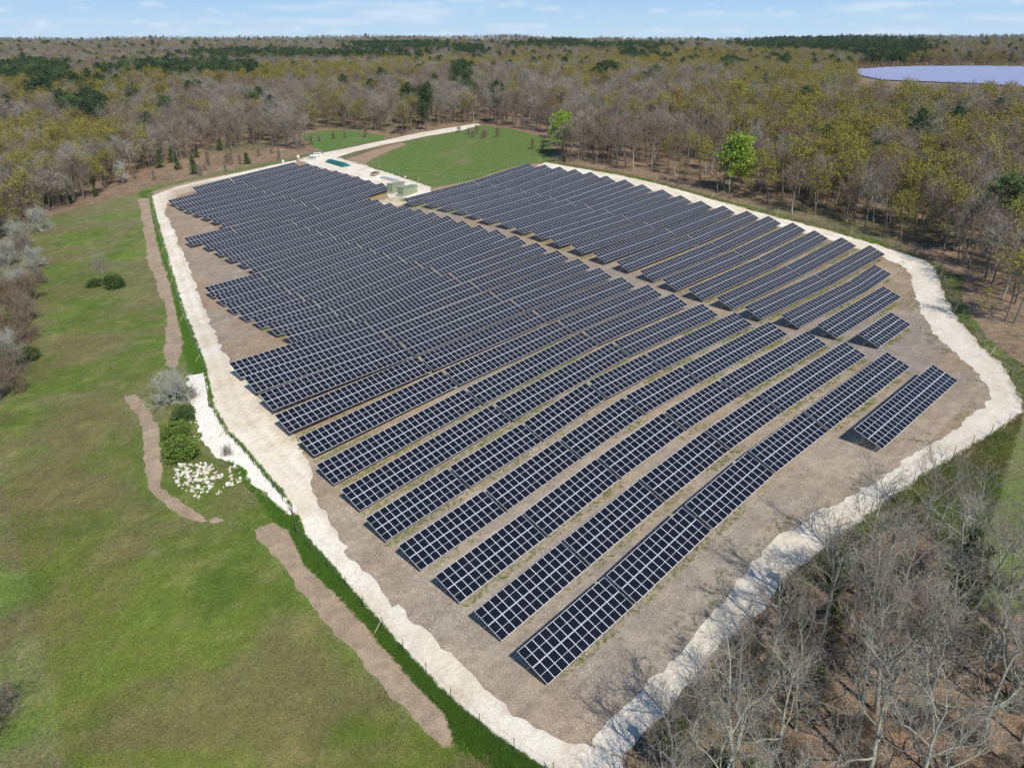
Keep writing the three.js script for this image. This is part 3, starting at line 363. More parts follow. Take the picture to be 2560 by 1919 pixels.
sheet('limestone_bank', (x, z) => sd(BANK, x, z) + jag(x, z, 1.0, 2.2), box(BANK, 3), 0.6, 0.085, (x, z) => mixc(PALE, [0.80, 0.77, 0.70], fbm(x / 2, z / 2, 3, 165)), M.chalk);

// ---------- solar tables ----------
const TILT = 21 * Math.PI / 180, MODL = 2.10, MODW = 1.038, COL = 1.055, SLOPE = 4.24, TOPH = 2.33;
const cellTex = (() => {    // monocrystalline half-cells: faint seams and busbars
  const c = document.createElement('canvas'); c.width = 192; c.height = 320; const g = c.getContext('2d');
  g.fillStyle = '#ffffff'; g.fillRect(0, 0, 192, 320);
  g.fillStyle = 'rgba(120,120,130,0.55)'; for (let i = 0; i < 6; i++) for (let b = 0; b < 4; b++) g.fillRect(i * 32 + 4 + b * 8, 0, 1.2, 320);
  g.fillStyle = '#8d8d96'; for (let i = 1; i < 6; i++) g.fillRect(i * 32 - 1, 0, 2, 320); for (let j = 1; j < 10; j++) g.fillRect(0, j * 32 - 0.7, 192, 1.4);
  const t = new THREE.CanvasTexture(c); t.colorSpace = THREE.SRGBColorSpace; t.magFilter = THREE.LinearFilter; return t;
})();
const cellMats = [[0.010, 0.013, 0.021], [0.012, 0.014, 0.022], [0.009, 0.013, 0.019], [0.012, 0.013, 0.022]].map((c) => new THREE.MeshPhysicalMaterial({ color: rgb(...c), roughness: 0.28, map: cellTex, specularIntensity: 0.32 }));
const rimMat = mat([0.74, 0.76, 0.79], 0.4, { metalness: 0.0 });
const moduleGeo = (() => {
  const w = MODW / 2, l = MODL / 2, t = 0.038, mx = 0.030, mz = 0.036, mid = 0.016, P = [], N = [], U = [], I = [[], []];
  const quad = (a, b, c, d, g) => { const n = new THREE.Vector3().subVectors(b, a).cross(new THREE.Vector3().subVectors(d, a)).normalize(), k = P.length / 3; [a, b, c, d].forEach((p, i) => { P.push(p.x, p.y, p.z); N.push(n.x, n.y, n.z); U.push(i === 1 || i === 2 ? 1 : 0, i > 1 ? 1 : 0); }); I[g].push(k, k + 1, k + 2, k, k + 2, k + 3); };
  const v = (x, y, z) => new THREE.Vector3(x, y, z), top = (x0, x1, z0, z1, g, y = t) => quad(v(x0, y, z1), v(x1, y, z1), v(x1, y, z0), v(x0, y, z0), g);
  top(-w, w, -l, -l + mz, 0); top(-w, w, l - mz, l, 0); top(-w, -w + mx, -l + mz, l - mz, 0); top(w - mx, w, -l + mz, l - mz, 0); top(-w + mx, w - mx, -mid, mid, 0);
  top(-w + mx, w - mx, -l + mz, -mid, 1); top(-w + mx, w - mx, mid, l - mz, 1);
  quad(v(-w, 0, l), v(w, 0, l), v(w, t, l), v(-w, t, l), 0); quad(v(w, 0, -l), v(-w, 0, -l), v(-w, t, -l), v(w, t, -l), 0);
  quad(v(w, 0, l), v(w, 0, -l), v(w, t, -l), v(w, t, l), 0); quad(v(-w, 0, -l), v(-w, 0, l), v(-w, t, l), v(-w, t, -l), 0); quad(v(-w, 0, -l), v(w, 0, -l), v(w, 0, l), v(-w, 0, l), 0);
  const g = new THREE.BufferGeometry(); g.setAttribute('position', new THREE.Float32BufferAttribute(P, 3)); g.setAttribute('normal', new THREE.Float32BufferAttribute(N, 3)); g.setAttribute('uv', new THREE.Float32BufferAttribute(U, 2));
  g.setIndex([...I[0], ...I[1]]); g.addGroup(0, I[0].length, 0); g.addGroup(I[0].length, I[1].length, 1); return g;
})();
const beam = (a, b, w, h) => { const d = new THREE.Vector3().subVectors(b, a), L = d.length(), g = new THREE.BoxGeometry(w, L, h); g.applyQuaternion(new THREE.Quaternion().setFromUnitVectors(new THREE.Vector3(0, 1, 0), d.normalize())); g.translate((a.x + b.x) / 2, (a.y + b.y) / 2, (a.z + b.z) / 2); return g; };
const cT = Math.cos(TILT), sT = Math.sin(TILT), midY = TOPH - SLOPE / 2 * sT;
const onSlope = (q, drop = 0) => new THREE.Vector3(0, midY - q * sT - drop * cT, q * cT - drop * sT);   // q metres down the slope from the middle
function makeTable(cols) {
  const g = new THREE.Group(), len = cols * COL;
  for (let r = 0; r < 2; r++) for (let i = 0; i < cols; i++) {
    const m = part('solar_panel', moduleGeo, [rimMat, cellMats[Math.floor(hash(i, r, cols) * 4)]], g), q = onSlope((r ? 1 : -1) * (MODL / 2 + 0.02));
    m.position.set((i - (cols - 1) / 2) * COL, q.y, q.z); m.rotation.x = TILT;
  }
  for (const q of [-1.6, -0.55, 0.55, 1.6]) { const a = onSlope(q, 0.05); part('purlin', new THREE.BoxGeometry(len - 0.1, 0.07, 0.05), M.steel, g).position.set(0, a.y, a.z); }
  const frames = cols > 13 ? 9 : 5, hi = onSlope(-0.95, 0.12), lo = onSlope(1.25, 0.12);
  const geos = [['rear_post', beam(new THREE.Vector3(0, -0.9, hi.z), hi, 0.09, 0.07)], ['front_post', beam(new THREE.Vector3(0, -0.9, lo.z), lo, 0.09, 0.07)], ['rafter', beam(onSlope(-1.9, 0.11), onSlope(1.9, 0.11), 0.06, 0.08)], ['brace', beam(new THREE.Vector3(0, 0.35, hi.z), onSlope(0.4, 0.12), 0.05, 0.05)]];
  for (let f = 0; f < frames; f++) for (const [n, geo] of geos) part(n, geo, M.steel, g).position.x = (f / (frames - 1) - 0.5) * (len - 1.3);
  return g;
}
const protos = { 13: makeTable(13), 26: makeTable(26) };
const ORD = ['', 'first', 'second', 'third', 'fourth', 'fifth', 'sixth', 'seventh', 'eighth', 'ninth', 'tenth', 'eleventh', 'twelfth', 'thirteenth', 'fourteenth', 'fifteenth', 'sixteenth', 'seventeenth', 'eighteenth', 'nineteenth', 'twentieth'];
const ord = (n) => n <= 20 ? ORD[n] : n < 30 ? 'twenty-' + ORD[n - 20] : n === 30 ? 'thirtieth' : 'thirty-' + ORD[n - 30];
const planOf = (s, k) => { const c = ROW1 + (k - 1) * PITCHROW; return [s * ux - c * uz, s * uz + c * ux]; };
const lowEdges = [];
for (const [blk, k, S, Y] of ROWS) for (let q = 0; q + 1 < S.length; q++) {
  const half = 0.22, a = S[q] + (q > 0 ? half : 0), b = S[q + 1] - (q + 2 < S.length ? half : 0), cols = b - a < 20 ? 13 : 26;
  const [ax, az] = planOf(a, k), [bx, bz] = planOf(b, k), ya = groundY(ax, az) + Y[q], yb = groundY(bx, bz) + Y[q + 1], L = b - a, len = Math.hypot(L, yb - ya);
  const t = protos[cols].clone(); t.name = numbered('solar_table');
  const down = SLOPE * cT / 2; // from the top edge to the middle of the table, towards the sun
  t.position.set((ax + bx) / 2 + uz * down, (ya + yb) / 2, -(az + bz) / 2 + ux * down);
  t.rotation.order = 'YZX'; t.rotation.set(0, A43, Math.atan2(yb - ya, L)); t.scale.x = len / (cols * COL);
  const where = blk === 'L' ? `${ord(k)} row up from the near corner, ${ord(q + 1)} from the west track` : k === 0 ? 'alone beside the bend of the white track' : `${ord(k - 1)} row north of the track bend, ${ord(q + 1)} from the cross path`;
  tag(t, `${cols > 13 ? 'long' : 'short'} dark solar table, ${where}`, 'solar table', blk === 'L' ? 'solar tables west of the cross path' : 'solar tables east of the cross path');
  add(t); lowEdges.push([ax + 2 * uz * down, az - 2 * ux * down, bx + 2 * uz * down, bz - 2 * ux * down]);
}

// ---------- trees ----------
class Buf {
  constructor() { this.p = []; this.n = []; this.i = []; }
  tri(a, b, c) { const k = this.p.length / 3, ux_ = b[0] - a[0], uy = b[1] - a[1], uz_ = b[2] - a[2], vx = c[0] - a[0], vy = c[1] - a[1], vz = c[2] - a[2]; let nx = uy * vz - uz_ * vy, ny = uz_ * vx - ux_ * vz, nz = ux_ * vy - uy * vx; const l = Math.hypot(nx, ny, nz) || 1; this.p.push(...a, ...b, ...c); for (let q = 0; q < 3; q++) this.n.push(nx / l, ny / l, nz / l); this.i.push(k, k + 1, k + 2); }
  tube(path, r0, r1, sides) {
    const k0 = this.p.length / 3, n = path.length;
    for (let j = 0; j < n; j++) {
      const a = path[Math.max(0, j - 1)], b = path[Math.min(n - 1, j + 1)], d = new THREE.Vector3(b[0] - a[0], b[1] - a[1], b[2] - a[2]).normalize(), s = new THREE.Vector3(d.y, d.z, d.x).cross(d).normalize(), t = new THREE.Vector3().crossVectors(d, s), r = lerp(r0, r1, j / (n - 1));
      for (let q = 0; q < sides; q++) { const w = q / sides * Math.PI * 2, nx = s.x * Math.cos(w) + t.x * Math.sin(w), ny = s.y * Math.cos(w) + t.y * Math.sin(w), nz = s.z * Math.cos(w) + t.z * Math.sin(w); this.p.push(path[j][0] + nx * r, path[j][1] + ny * r, path[j][2] + nz * r); this.n.push(nx, ny, nz); }
    }
    for (let j = 0; j + 1 < n; j++) for (let q = 0; q < sides; q++) { const a = k0 + j * sides + q, b = k0 + j * sides + (q + 1) % sides; this.i.push(a, b, b + sides, a, b + sides, a + sides); }
  }
  geo() { const g = new THREE.BufferGeometry(); g.setAttribute('position', new THREE.Float32BufferAttribute(this.p, 3)); g.setAttribute('normal', new THREE.Float32BufferAttribute(this.n, 3)); g.setAttribute('uv', new THREE.Float32BufferAttribute(new Float32Array(this.p.length / 3 * 2), 2)); g.setIndex(this.i); return g; }
}
const norm = (d) => { const l = Math.hypot(...d) || 1; return [d[0] / l, d[1] / l, d[2] / l]; };
function path(R, p, d, len, n, wob, rise) { const out = [p.slice()]; let q = p.slice(), e = norm(d); for (let i = 0; i < n; i++) { e = norm([e[0] + (R() - 0.5) * wob, e[1] + (R() - 0.5) * wob + rise, e[2] + (R() - 0.5) * wob]); q = [q[0] + e[0] * len / n, q[1] + e[1] * len / n, q[2] + e[2] * len / n]; out.push(q.slice()); } return out; }
const along = (pts, t) => { const f = clamp(t, 0, 0.999) * (pts.length - 1), i = Math.floor(f), a = pts[i], b = pts[i + 1], w = f - i; return [[lerp(a[0], b[0], w), lerp(a[1], b[1], w), lerp(a[2], b[2], w)], norm([b[0] - a[0], b[1] - a[1], b[2] - a[2]])]; };
const turned = (R, d, ang) => { const w = norm([R() - 0.5, R() - 0.5, R() - 0.5]), c = norm([d[1] * w[2] - d[2] * w[1], d[2] * w[0] - d[0] * w[2], d[0] * w[1] - d[1] * w[0]]); return norm([d[0] * Math.cos(ang) + c[0] * Math.sin(ang), d[1] * Math.cos(ang) + c[1] * Math.sin(ang), d[2] * Math.cos(ang) + c[2] * Math.sin(ang)]); };
const blade = (B, R, p, d, len, w) => { const s = turned(R, d, Math.PI / 2), h = w / 2; B.tri([p[0] - s[0] * h, p[1] - s[1] * h, p[2] - s[2] * h], [p[0] + s[0] * h, p[1] + s[1] * h, p[2] + s[2] * h], [p[0] + d[0] * len, p[1] + d[1] * len, p[2] + d[2] * len]); };
const leaf = (B, R, p, s) => { const d = norm([R() - 0.5, R() - 0.5, R() - 0.5]), e = turned(R, d, Math.PI / 2), a = [p[0] - d[0] * s, p[1] - d[1] * s, p[2] - d[2] * s], b = [p[0] + e[0] * s * 0.6, p[1] + e[1] * s * 0.6, p[2] + e[2] * s * 0.6], c = [p[0] + d[0] * s, p[1] + d[1] * s, p[2] + d[2] * s], f = [p[0] - e[0] * s * 0.6, p[1] - e[1] * s * 0.6, p[2] - e[2] * s * 0.6]; B.tri(a, b, c); B.tri(a, c, f); };
// broad-leaved tree: trunk and limbs in one buffer, twigs in another, places for leaves
function broad(seed, o) {
  const R = rng(seed), wood = new Buf(), twig = new Buf(), tips = [], h = o.h;
  const stems = o.stems ?? 1;
  for (let st = 0; st < stems; st++) {
    const lean = stems > 1 ? [Math.cos(st * 2.4 + R()) * 0.32, 1, Math.sin(st * 2.4 + R()) * 0.32] : [(R() - 0.5) * 0.2, 1, (R() - 0.5) * 0.2];
    const hh = h * (stems > 1 ? 0.75 + 0.3 * R() : 1), tr = path(R, [(R() - 0.5) * 0.2 * stems * 0.5, -0.4, (R() - 0.5) * 0.2 * stems * 0.5], lean, hh * 0.82, 7, 0.2, 0.06), r0 = hh * (o.thick ?? 0.016);
    wood.tube(tr, r0, r0 * 0.25, o.fine ? 7 : 5);
    for (let l = 0; l < o.limbs; l++) {
      const f = lerp(o.clear, 0.99, Math.pow((l + 0.4 * R()) / o.limbs, 0.9)), [p, d] = along(tr, f), az = l * 2.4 + R() * 0.9, el = lerp(o.low ?? 0.45, 1.15, (f - o.clear) / (1 - o.clear)) + (R() - 0.5) * 0.35, len = hh * o.spread * lerp(1, 0.55, (f - o.clear) / (1 - o.clear)) * (0.75 + 0.5 * R());
      const li = path(R, p, [Math.cos(az) * Math.cos(el), Math.sin(el), Math.sin(az) * Math.cos(el)], len, o.fine ? 6 : 4, o.wob ?? 0.5, 0.1), lr = r0 * lerp(0.5, 0.24, f);
      wood.tube(li, lr, lr * 0.3, o.fine ? 5 : 3);
      for (let s = 0; s < o.subs; s++) {
        const [p2, d2] = along(li, 0.22 + 0.78 * (s + R()) / o.subs), sl = len * (0.5 - 0.22 * s / o.subs) * (0.6 + 0.7 * R()), su = path(R, p2, turned(R, d2, 0.5 + 0.5 * R()), sl, o.fine ? 4 : 2, 0.55, 0.12);
        if (o.fine) wood.tube(su, lr * 0.34, lr * 0.1, 3); else { blade(wood, R, su[0], norm([su[2][0] - su[0][0], su[2][1] - su[0][1], su[2][2] - su[0][2]]), sl, lr * 0.8); }
        for (let t = 0; t < o.twigs; t++) {
          const [p3, d3] = along(su, 0.15 + 0.85 * (t + R()) / o.twigs), tl = (o.twigLen ?? 1.2) * (0.5 + R()), td = turned(R, d3, 0.4 + 0.6 * R()), w = o.twigW ?? 0.05; td[1] += 0.15;
          blade(twig, R, p3, td, tl, w);
          const end = [p3[0] + td[0] * tl, p3[1] + td[1] * tl, p3[2] + td[2] * tl]; tips.push(end);
          for (let u = 0; u < (o.fines ?? 2); u++) { const g = 0.3 + 0.65 * R(), q = [p3[0] + td[0] * tl * g, p3[1] + td[1] * tl * g, p3[2] + td[2] * tl * g]; const fd = turned(R, td, 0.5 + 0.6 * R()); blade(twig, R, q, fd, tl * 0.6, w * 0.7); }
        }
      }
    }
  }
  return { wood, twig, tips, R };
}
function leafOn(t, n, size, jitter) { const B = new Buf(); for (let i = 0; i < n; i++) { const p = t.tips[Math.floor(t.R() * t.tips.length)]; leaf(B, t.R, [p[0] + (t.R() - 0.5) * jitter, p[1] + (t.R() - 0.5) * jitter, p[2] + (t.R() - 0.5) * jitter], size * (0.6 + 0.8 * t.R())); } return B; }
// pine: bare lower trunk, irregular plates of needles above
function pine(seed, h, crownFrom, spread, young) {
  const R = rng(seed), wood = new Buf(), crown = new Buf(), tr = path(R, [0, -0.4, 0], [(R() - 0.5) * 0.12, 1, (R() - 0.5) * 0.12], h * 0.97, 8, 0.08, 0.05);
  wood.tube(tr, h * 0.014, h * 0.004, 5);
  const whorls = young ? 11 : 12;
  for (let w = 0; w < whorls; w++) {
    const f = lerp(crownFrom, 0.98, w / (whorls - 1)), [p] = along(tr, f), m = young ? 6 : 4 + Math.floor(R() * 2);
    for (let b = 0; b < m; b++) {
      const az = b / m * 6.28 + w * 1.3 + R(), prof = young ? (1 - (f - crownFrom) / (1 - crownFrom)) * 0.95 + 0.08 : Math.sin(Math.PI * clamp(0.28 + 0.68 * (f - crownFrom) / (1 - crownFrom))), len = h * spread * prof * (0.55 + 0.7 * R()), el = young ? 0.15 + 0.5 * R() : 0.2 + 0.4 * R(), d = [Math.cos(az) * Math.cos(el), Math.sin(el), Math.sin(az) * Math.cos(el)], br = path(R, p, d, len, 3, 0.35, 0.08);
      blade(wood, R, p, d, len * 0.9, 0.1);
      const clumps = Math.max(2, Math.round(len * (young ? 1.6 : 1.3)));
      for (let c = 0; c < clumps; c++) { const [q] = along(br, 0.35 + 0.65 * (c + R()) / clumps), rr = young ? 0.42 : 0.65; for (let k = 0; k < (young ? 9 : 15); k++) { const e = norm([R() - 0.5, R() * 0.9 - 0.25, R() - 0.5]), o = [q[0] + (R() - 0.5) * rr, q[1] + (R() - 0.5) * rr * 0.6, q[2] + (R() - 0.5) * rr]; blade(crown, R, o, e, rr * (0.6 + 0.5 * R()), 0.2); } }
    }
  }
  return { wood, crown };
}
const BARK = mat([0.17, 0.145, 0.115], 1), BARK_PALE = mat([0.34, 0.335, 0.255], 1), BARK_DARK = mat([0.12, 0.10, 0.08], 1), TWIG = mat([0.22, 0.185, 0.14], 1), TWIG_PALE = mat([0.29, 0.265, 0.215], 1), TWIG_RED = mat([0.20, 0.14, 0.09], 1);
const leafMat = (c) => new THREE.MeshPhysicalMaterial({ color: rgb(...c), roughness: 0.85, side: THREE.DoubleSide });
const BUD = leafMat([0.235, 0.215, 0.03]), BUD_OCHRE = leafMat([0.23, 0.17, 0.04]), FRESH = leafMat([0.22, 0.33, 0.03]), NEEDLE = leafMat([0.050, 0.085, 0.032]), NEEDLE_LIGHT = leafMat([0.10, 0.14, 0.045]), IVY = leafMat([0.06, 0.10, 0.018]), BUSH = leafMat([0.11, 0.17, 0.022]), BLOSSOM = leafMat([0.62, 0.62, 0.52]);
// a kind: list of [part name, geometry, material]
const kinds = {};
const keep = (name, ...parts) => { kinds[name] = parts; };
const MID = { limbs: 8, clear: 0.34, spread: 0.36, subs: 6, twigs: 6, twigLen: 1.4, twigW: 0.07, fines: 3 };
for (let v = 0; v < 3; v++) { const t = broad(100 + v, { h: 13, ...MID, clear: 0.3 + 0.08 * v, spread: 0.34 + 0.03 * v }); keep('bare' + v, ['trunk', t.wood.geo(), BARK], ['crown', t.twig.geo(), [TWIG, TWIG_PALE, TWIG][v]]); }
{ const t = broad(130, { h: 12, ...MID, clear: 0.45, spread: 0.26 }); keep('bare3', ['trunk', t.wood.geo(), BARK_PALE], ['crown', t.twig.geo(), TWIG_RED]); }
for (let v = 0; v < 3; v++) { const t = broad(150 + v, { h: 13, ...MID, limbs: 9, clear: 0.3, spread: 0.34, twigs: 4, fines: 1 }); const l = leafOn(t, 2300, 0.15, 1.0); keep('bud' + v, ['trunk', mergeGeometries([t.wood.geo(), t.twig.geo()]), BARK], ['crown', l.geo(), [BUD, BUD_OCHRE, BUD][v]]); }
{ const t = broad(171, { h: 14, ...MID, limbs: 11, clear: 0.2, spread: 0.26, twigs: 5, fines: 1 }); const l = leafOn(t, 6500, 0.20, 1.2); keep('fresh', ['trunk', mergeGeometries([t.wood.geo(), t.twig.geo()]), BARK_DARK], ['crown', l.geo(), FRESH]); }
for (let v = 0; v < 3; v++) { const t = pine(180 + v, 15, 0.42 + 0.1 * v, 0.24, false); keep('pine' + v, ['trunk', t.wood.geo(), BARK_DARK], ['crown', t.crown.geo(), v === 2 ? NEEDLE_LIGHT : NEEDLE]); }
for (let v = 0; v < 2; v++) { const t = pine(190 + v, 6, 0.1, 0.27, true); keep('young' + v, ['trunk', t.wood.geo(), BARK_DARK], ['crown', t.crown.geo(), NEEDLE_LIGHT]); }
const FINE = { fine: true, limbs: 9, clear: 0.28, spread: 0.42, subs: 7, twigs: 7, twigLen: 0.95, twigW: 0.035, fines: 3, wob: 0.75, thick: 0.017 };
for (let v = 0; v < 4; v++) { const t = broad(200 + v, { h: 11.5, ...FINE, spread: 0.38 + 0.04 * v, clear: 0.22 + 0.05 * v, low: 0.3 }); keep('oak' + v, ['trunk', t.wood.geo(), v % 2 ? BARK_PALE : mat([0.30, 0.29, 0.235], 1)], ['crown', t.twig.geo(), v % 2 ? TWIG_PALE : TWIG]); }
for (let v = 0; v < 2; v++) { const t = broad(220 + v, { h: 3.6, stems: 5, limbs: 6, clear: 0.1, spread: 0.4, subs: 4, twigs: 5, twigLen: 0.6, twigW: 0.03, fines: 2, thick: 0.012 }); keep('shrub' + v, ['stems', t.wood.geo(), BARK], ['crown', t.twig.geo(), v ? TWIG_RED : TWIG]); }
{ const t = broad(230, { h: 7, stems: 7, limbs: 6, clear: 0.15, spread: 0.36, subs: 5, twigs: 5, twigLen: 0.7, twigW: 0.035, fines: 2, thick: 0.011 }); const l = leafOn(t, 2600, 0.085, 0.5); keep('blossom', ['stems', mergeGeometries([t.wood.geo(), t.twig.geo()]), TWIG_PALE], ['crown', l.geo(), BLOSSOM]); }
{ const t = broad(240, { h: 5.5, stems: 6, fine: true, limbs: 8, clear: 0.12, spread: 0.5, subs: 6, twigs: 6, twigLen: 0.8, twigW: 0.035, fines: 2, thick: 0.014, low: 0.1 }); keep('lichen_shrub', ['stems', t.wood.geo(), mat([0.42, 0.43, 0.36], 1)], ['crown', t.twig.geo(), mat([0.38, 0.38, 0.32], 1)]); }
function bush(seed, r, h, n, s) { const R = rng(seed), B = new Buf(), C = []; for (let i = 0; i < 26; i++) { const a = R() * 6.28, q = Math.sqrt(R()) * r * 0.8; C.push([Math.cos(a) * q, h * (0.15 + 0.7 * R() * (1 - 0.5 * q / r)), Math.sin(a) * q, 0.3 * r + 0.25 * r * R()]); } for (let i = 0; i < n; i++) { const c = C[Math.floor(R() * C.length)], d = norm([R() - 0.5, R() - 0.35, R() - 0.5]), k = c[3] * (0.55 + 0.5 * R()); leaf(B, R, [c[0] + d[0] * k, Math.max(0.05, c[1] + d[1] * k), c[2] + d[2] * k], s * (0.6 + 0.8 * R())); } return B; }
{ const w = broad(250, { h: 2.2, stems: 5, limbs: 4, clear: 0.1, spread: 0.4, subs: 3, twigs: 2, twigLen: 0.5, fines: 1 }); keep('bush', ['stems', mergeGeometries([w.wood.geo(), w.twig.geo()]), BARK_DARK], ['crown', bush(251, 1.9, 2.4, 3600, 0.13).geo(), BUSH]); keep('dark_bush', ['stems', mergeGeometries([w.wood.geo(), w.twig.geo()]), BARK_DARK], ['crown', bush(252, 1.8, 2.6, 3200, 0.13).geo(), IVY]); }
{ const R = rng(260), B = new Buf(); for (let i = 0; i < 2600; i++) { const y = Math.pow(R(), 0.8) * 7.5, a = R() * 6.28, r = 0.25 + 0.5 * R() * (0.6 + 0.6 * Math.sin(y * 1.7)); leaf(B, R, [Math.cos(a) * r, y, Math.sin(a) * r], 0.13); } keep('ivy', ['leaves', B.geo(), IVY]); }
function plant(kind, name, label, category, group, x, z, size, turn, extra) {
  const g = thing(name, label, category, group); g.position.set(x, groundY(x, z), -z); g.rotation.y = turn; const k = Array.isArray(size) ? size : [size, size, size]; g.scale.set(...k);
  for (const [n, geo, m] of kinds[kind]) part(n, geo, m, g);
  if (extra) for (const [n, geo, m] of kinds[extra]) part('ivy_' + n, geo, m, g);
  return add(g);
}
const swarms = new Map();   // trees past the first hundreds, gathered by kind into one object each
function crowd(kind, x, z, size, turn, tint) { if (!swarms.has(kind)) swarms.set(kind, []); swarms.get(kind).push([x, z, size, turn, tint]); }
function flushCrowds(nameOf) {
  const q = new THREE.Quaternion(), e = new THREE.Euler(), mtx = new THREE.Matrix4();
  for (const [kind, list] of swarms) {
    const root = new THREE.Group(); root.name = numbered(nameOf[kind.replace(/\d$/, '')]); root.userData.kind = 'stuff';
    for (const [n, geo, m] of kinds[kind]) {
      const im = new THREE.InstancedMesh(geo, m, list.length); im.name = n; im.userData.kind = 'stuff';
      list.forEach(([x, z, s, t, c], i) => { e.set(0, t, 0); mtx.compose(new THREE.Vector3(x, groundY(x, z) - 0.1, -z), q.setFromEuler(e), new THREE.Vector3(s * 1.0, s, s)); im.setMatrixAt(i, mtx); im.setColorAt(i, c); });
      im.castShadow = im.receiveShadow = true; root.add(im);
    }
    scene.add(root);
  }
}

// ---------- the woods ----------
const toD = (x, y, z) => { const yy = y - EYE.y, c = Math.cos(PITCH), s = Math.sin(PITCH), zc = -yy * s + z * c, yc = yy * c + z * s; return [(1280 + x / zc * FOCAL) / DSC, (959.5 - yc / zc * FOCAL) / DSC]; };
const CLEARING = poly([[150, 452], [190, 412], [250, 396], [330, 366], [400, 350], [450, 332], [560, 318], [650, 326], [690, 322], [690, 334], [640, 345], [520, 371], [430, 387], [312, 412]]);
const FARM = poly([[1832, 158], [1900, 151], [1990, 148], [2120, 147.5], [2330, 150], [2330, 196], [2212, 190], [2120, 183], [2000, 178], [1900, 174]]);
const SOUTH_WOOD = poly([[1652, 1352], [1740, 1295], [1850, 1225], [1960, 1215], [2060, 1270], [2150, 1320], [2330, 1330], [2400, 1500], [2400, 1900], [1270, 1900], [1345, 1692], [1385, 1640], [1465, 1560], [1590, 1420]]);
const HEDGE = poly([[-120, 450], [40, 440], [88, 478], [92, 560], [84, 680], [66, 790], [40, 890], [-20, 930], [-120, 960]]);
const THIN = poly([[1330, 372], [1400, 350], [1560, 350], [1640, 400], [1700, 440], [1760, 470], [1700, 462], [1600, 436], [1500, 410], [1400, 383]]);
const inClear = (x, z) => {
  if (sd(YARD, x, z) > -6) return true;
  if (sd(WEST_MEADOW, x, z) > -2) return true;
  if (sd(CLEARING, x, z) > 0) return true;
  for (const f of FIELDS) if (sd(f, x, z) > -3) return true;
  if (sd(TRACKS[4], x, z) > -4) return true;
  if (sd(VERGES[0], x, z) > -1.5 || sd(VERGES[1], x, z) > -1) return true;
  if (sd(SOUTH_WOOD, x, z) > 0 || (z < 130 && x > 20 && x < 90)) return true;
  return sd(FARM, x, z) > -8;
};
const blob = (list, u, v) => { let m = 0; for (const [cx, cy, rx, ry, w = 1] of list) { const q = ((u - cx) / rx) ** 2 + ((v - cy) / ry) ** 2; m = Math.max(m, w * clamp(1.5 - q)); } return m; };
const PINES = [[640, 128, 250, 10], [860, 108, 110, 9], [420, 160, 140, 13], [560, 125, 150, 11], [190, 240, 55, 24], [110, 178, 60, 16], [60, 155, 70, 10], [30, 175, 40, 9], [300, 215, 14, 12], [250, 170, 30, 10, 0.8], [1180, 105, 90, 8, 0.9], [1370, 128, 18, 14], [1410, 126, 16, 12], [1310, 172, 26, 13], [1575, 155, 24, 12], [1690, 142, 12, 14], [1000, 180, 18, 26], [910, 235, 20, 22], [1010, 115, 40, 9], [1800, 104, 190, 13, 1.4], [1920, 118, 90, 14, 1.2], [1320, 108, 130, 6, 0.8], [2160, 250, 14, 10, 0.6], [90, 205, 40, 10, 0.9], [165, 190, 60, 9, 0.9]];
const BUDS = [[120, 200, 240, 26], [60, 300, 120, 45], [200, 300, 46, 30, 1.2], [520, 172, 280, 16], [760, 165, 160, 14], [330, 240, 120, 14, 0.5], [1130, 140, 300, 14, 0.9], [1560, 140, 220, 26], [1740, 170, 160, 40], [1650, 260, 190, 70, 0.9], [1900, 260, 140, 60], [2100, 330, 150, 60, 0.8], [1980, 400, 120, 60, 0.7], [1700, 420, 80, 40, 1], [1820, 330, 80, 50, 1], [1450, 240, 40, 24, 1.1], [1260, 160, 120, 26, 0.7], [700, 230, 60, 20, 0.5], [2080, 150, 150, 25, 0.9]];
const tint = (R, a = 0.28) => { const k = 1 + (R() - 0.5) * a, w = (R() - 0.5) * 0.14; return rgb(k * (1 + w), k, k * (1 - w)); };
const FARM_NEAR = box(FARM)[3], cand = [];
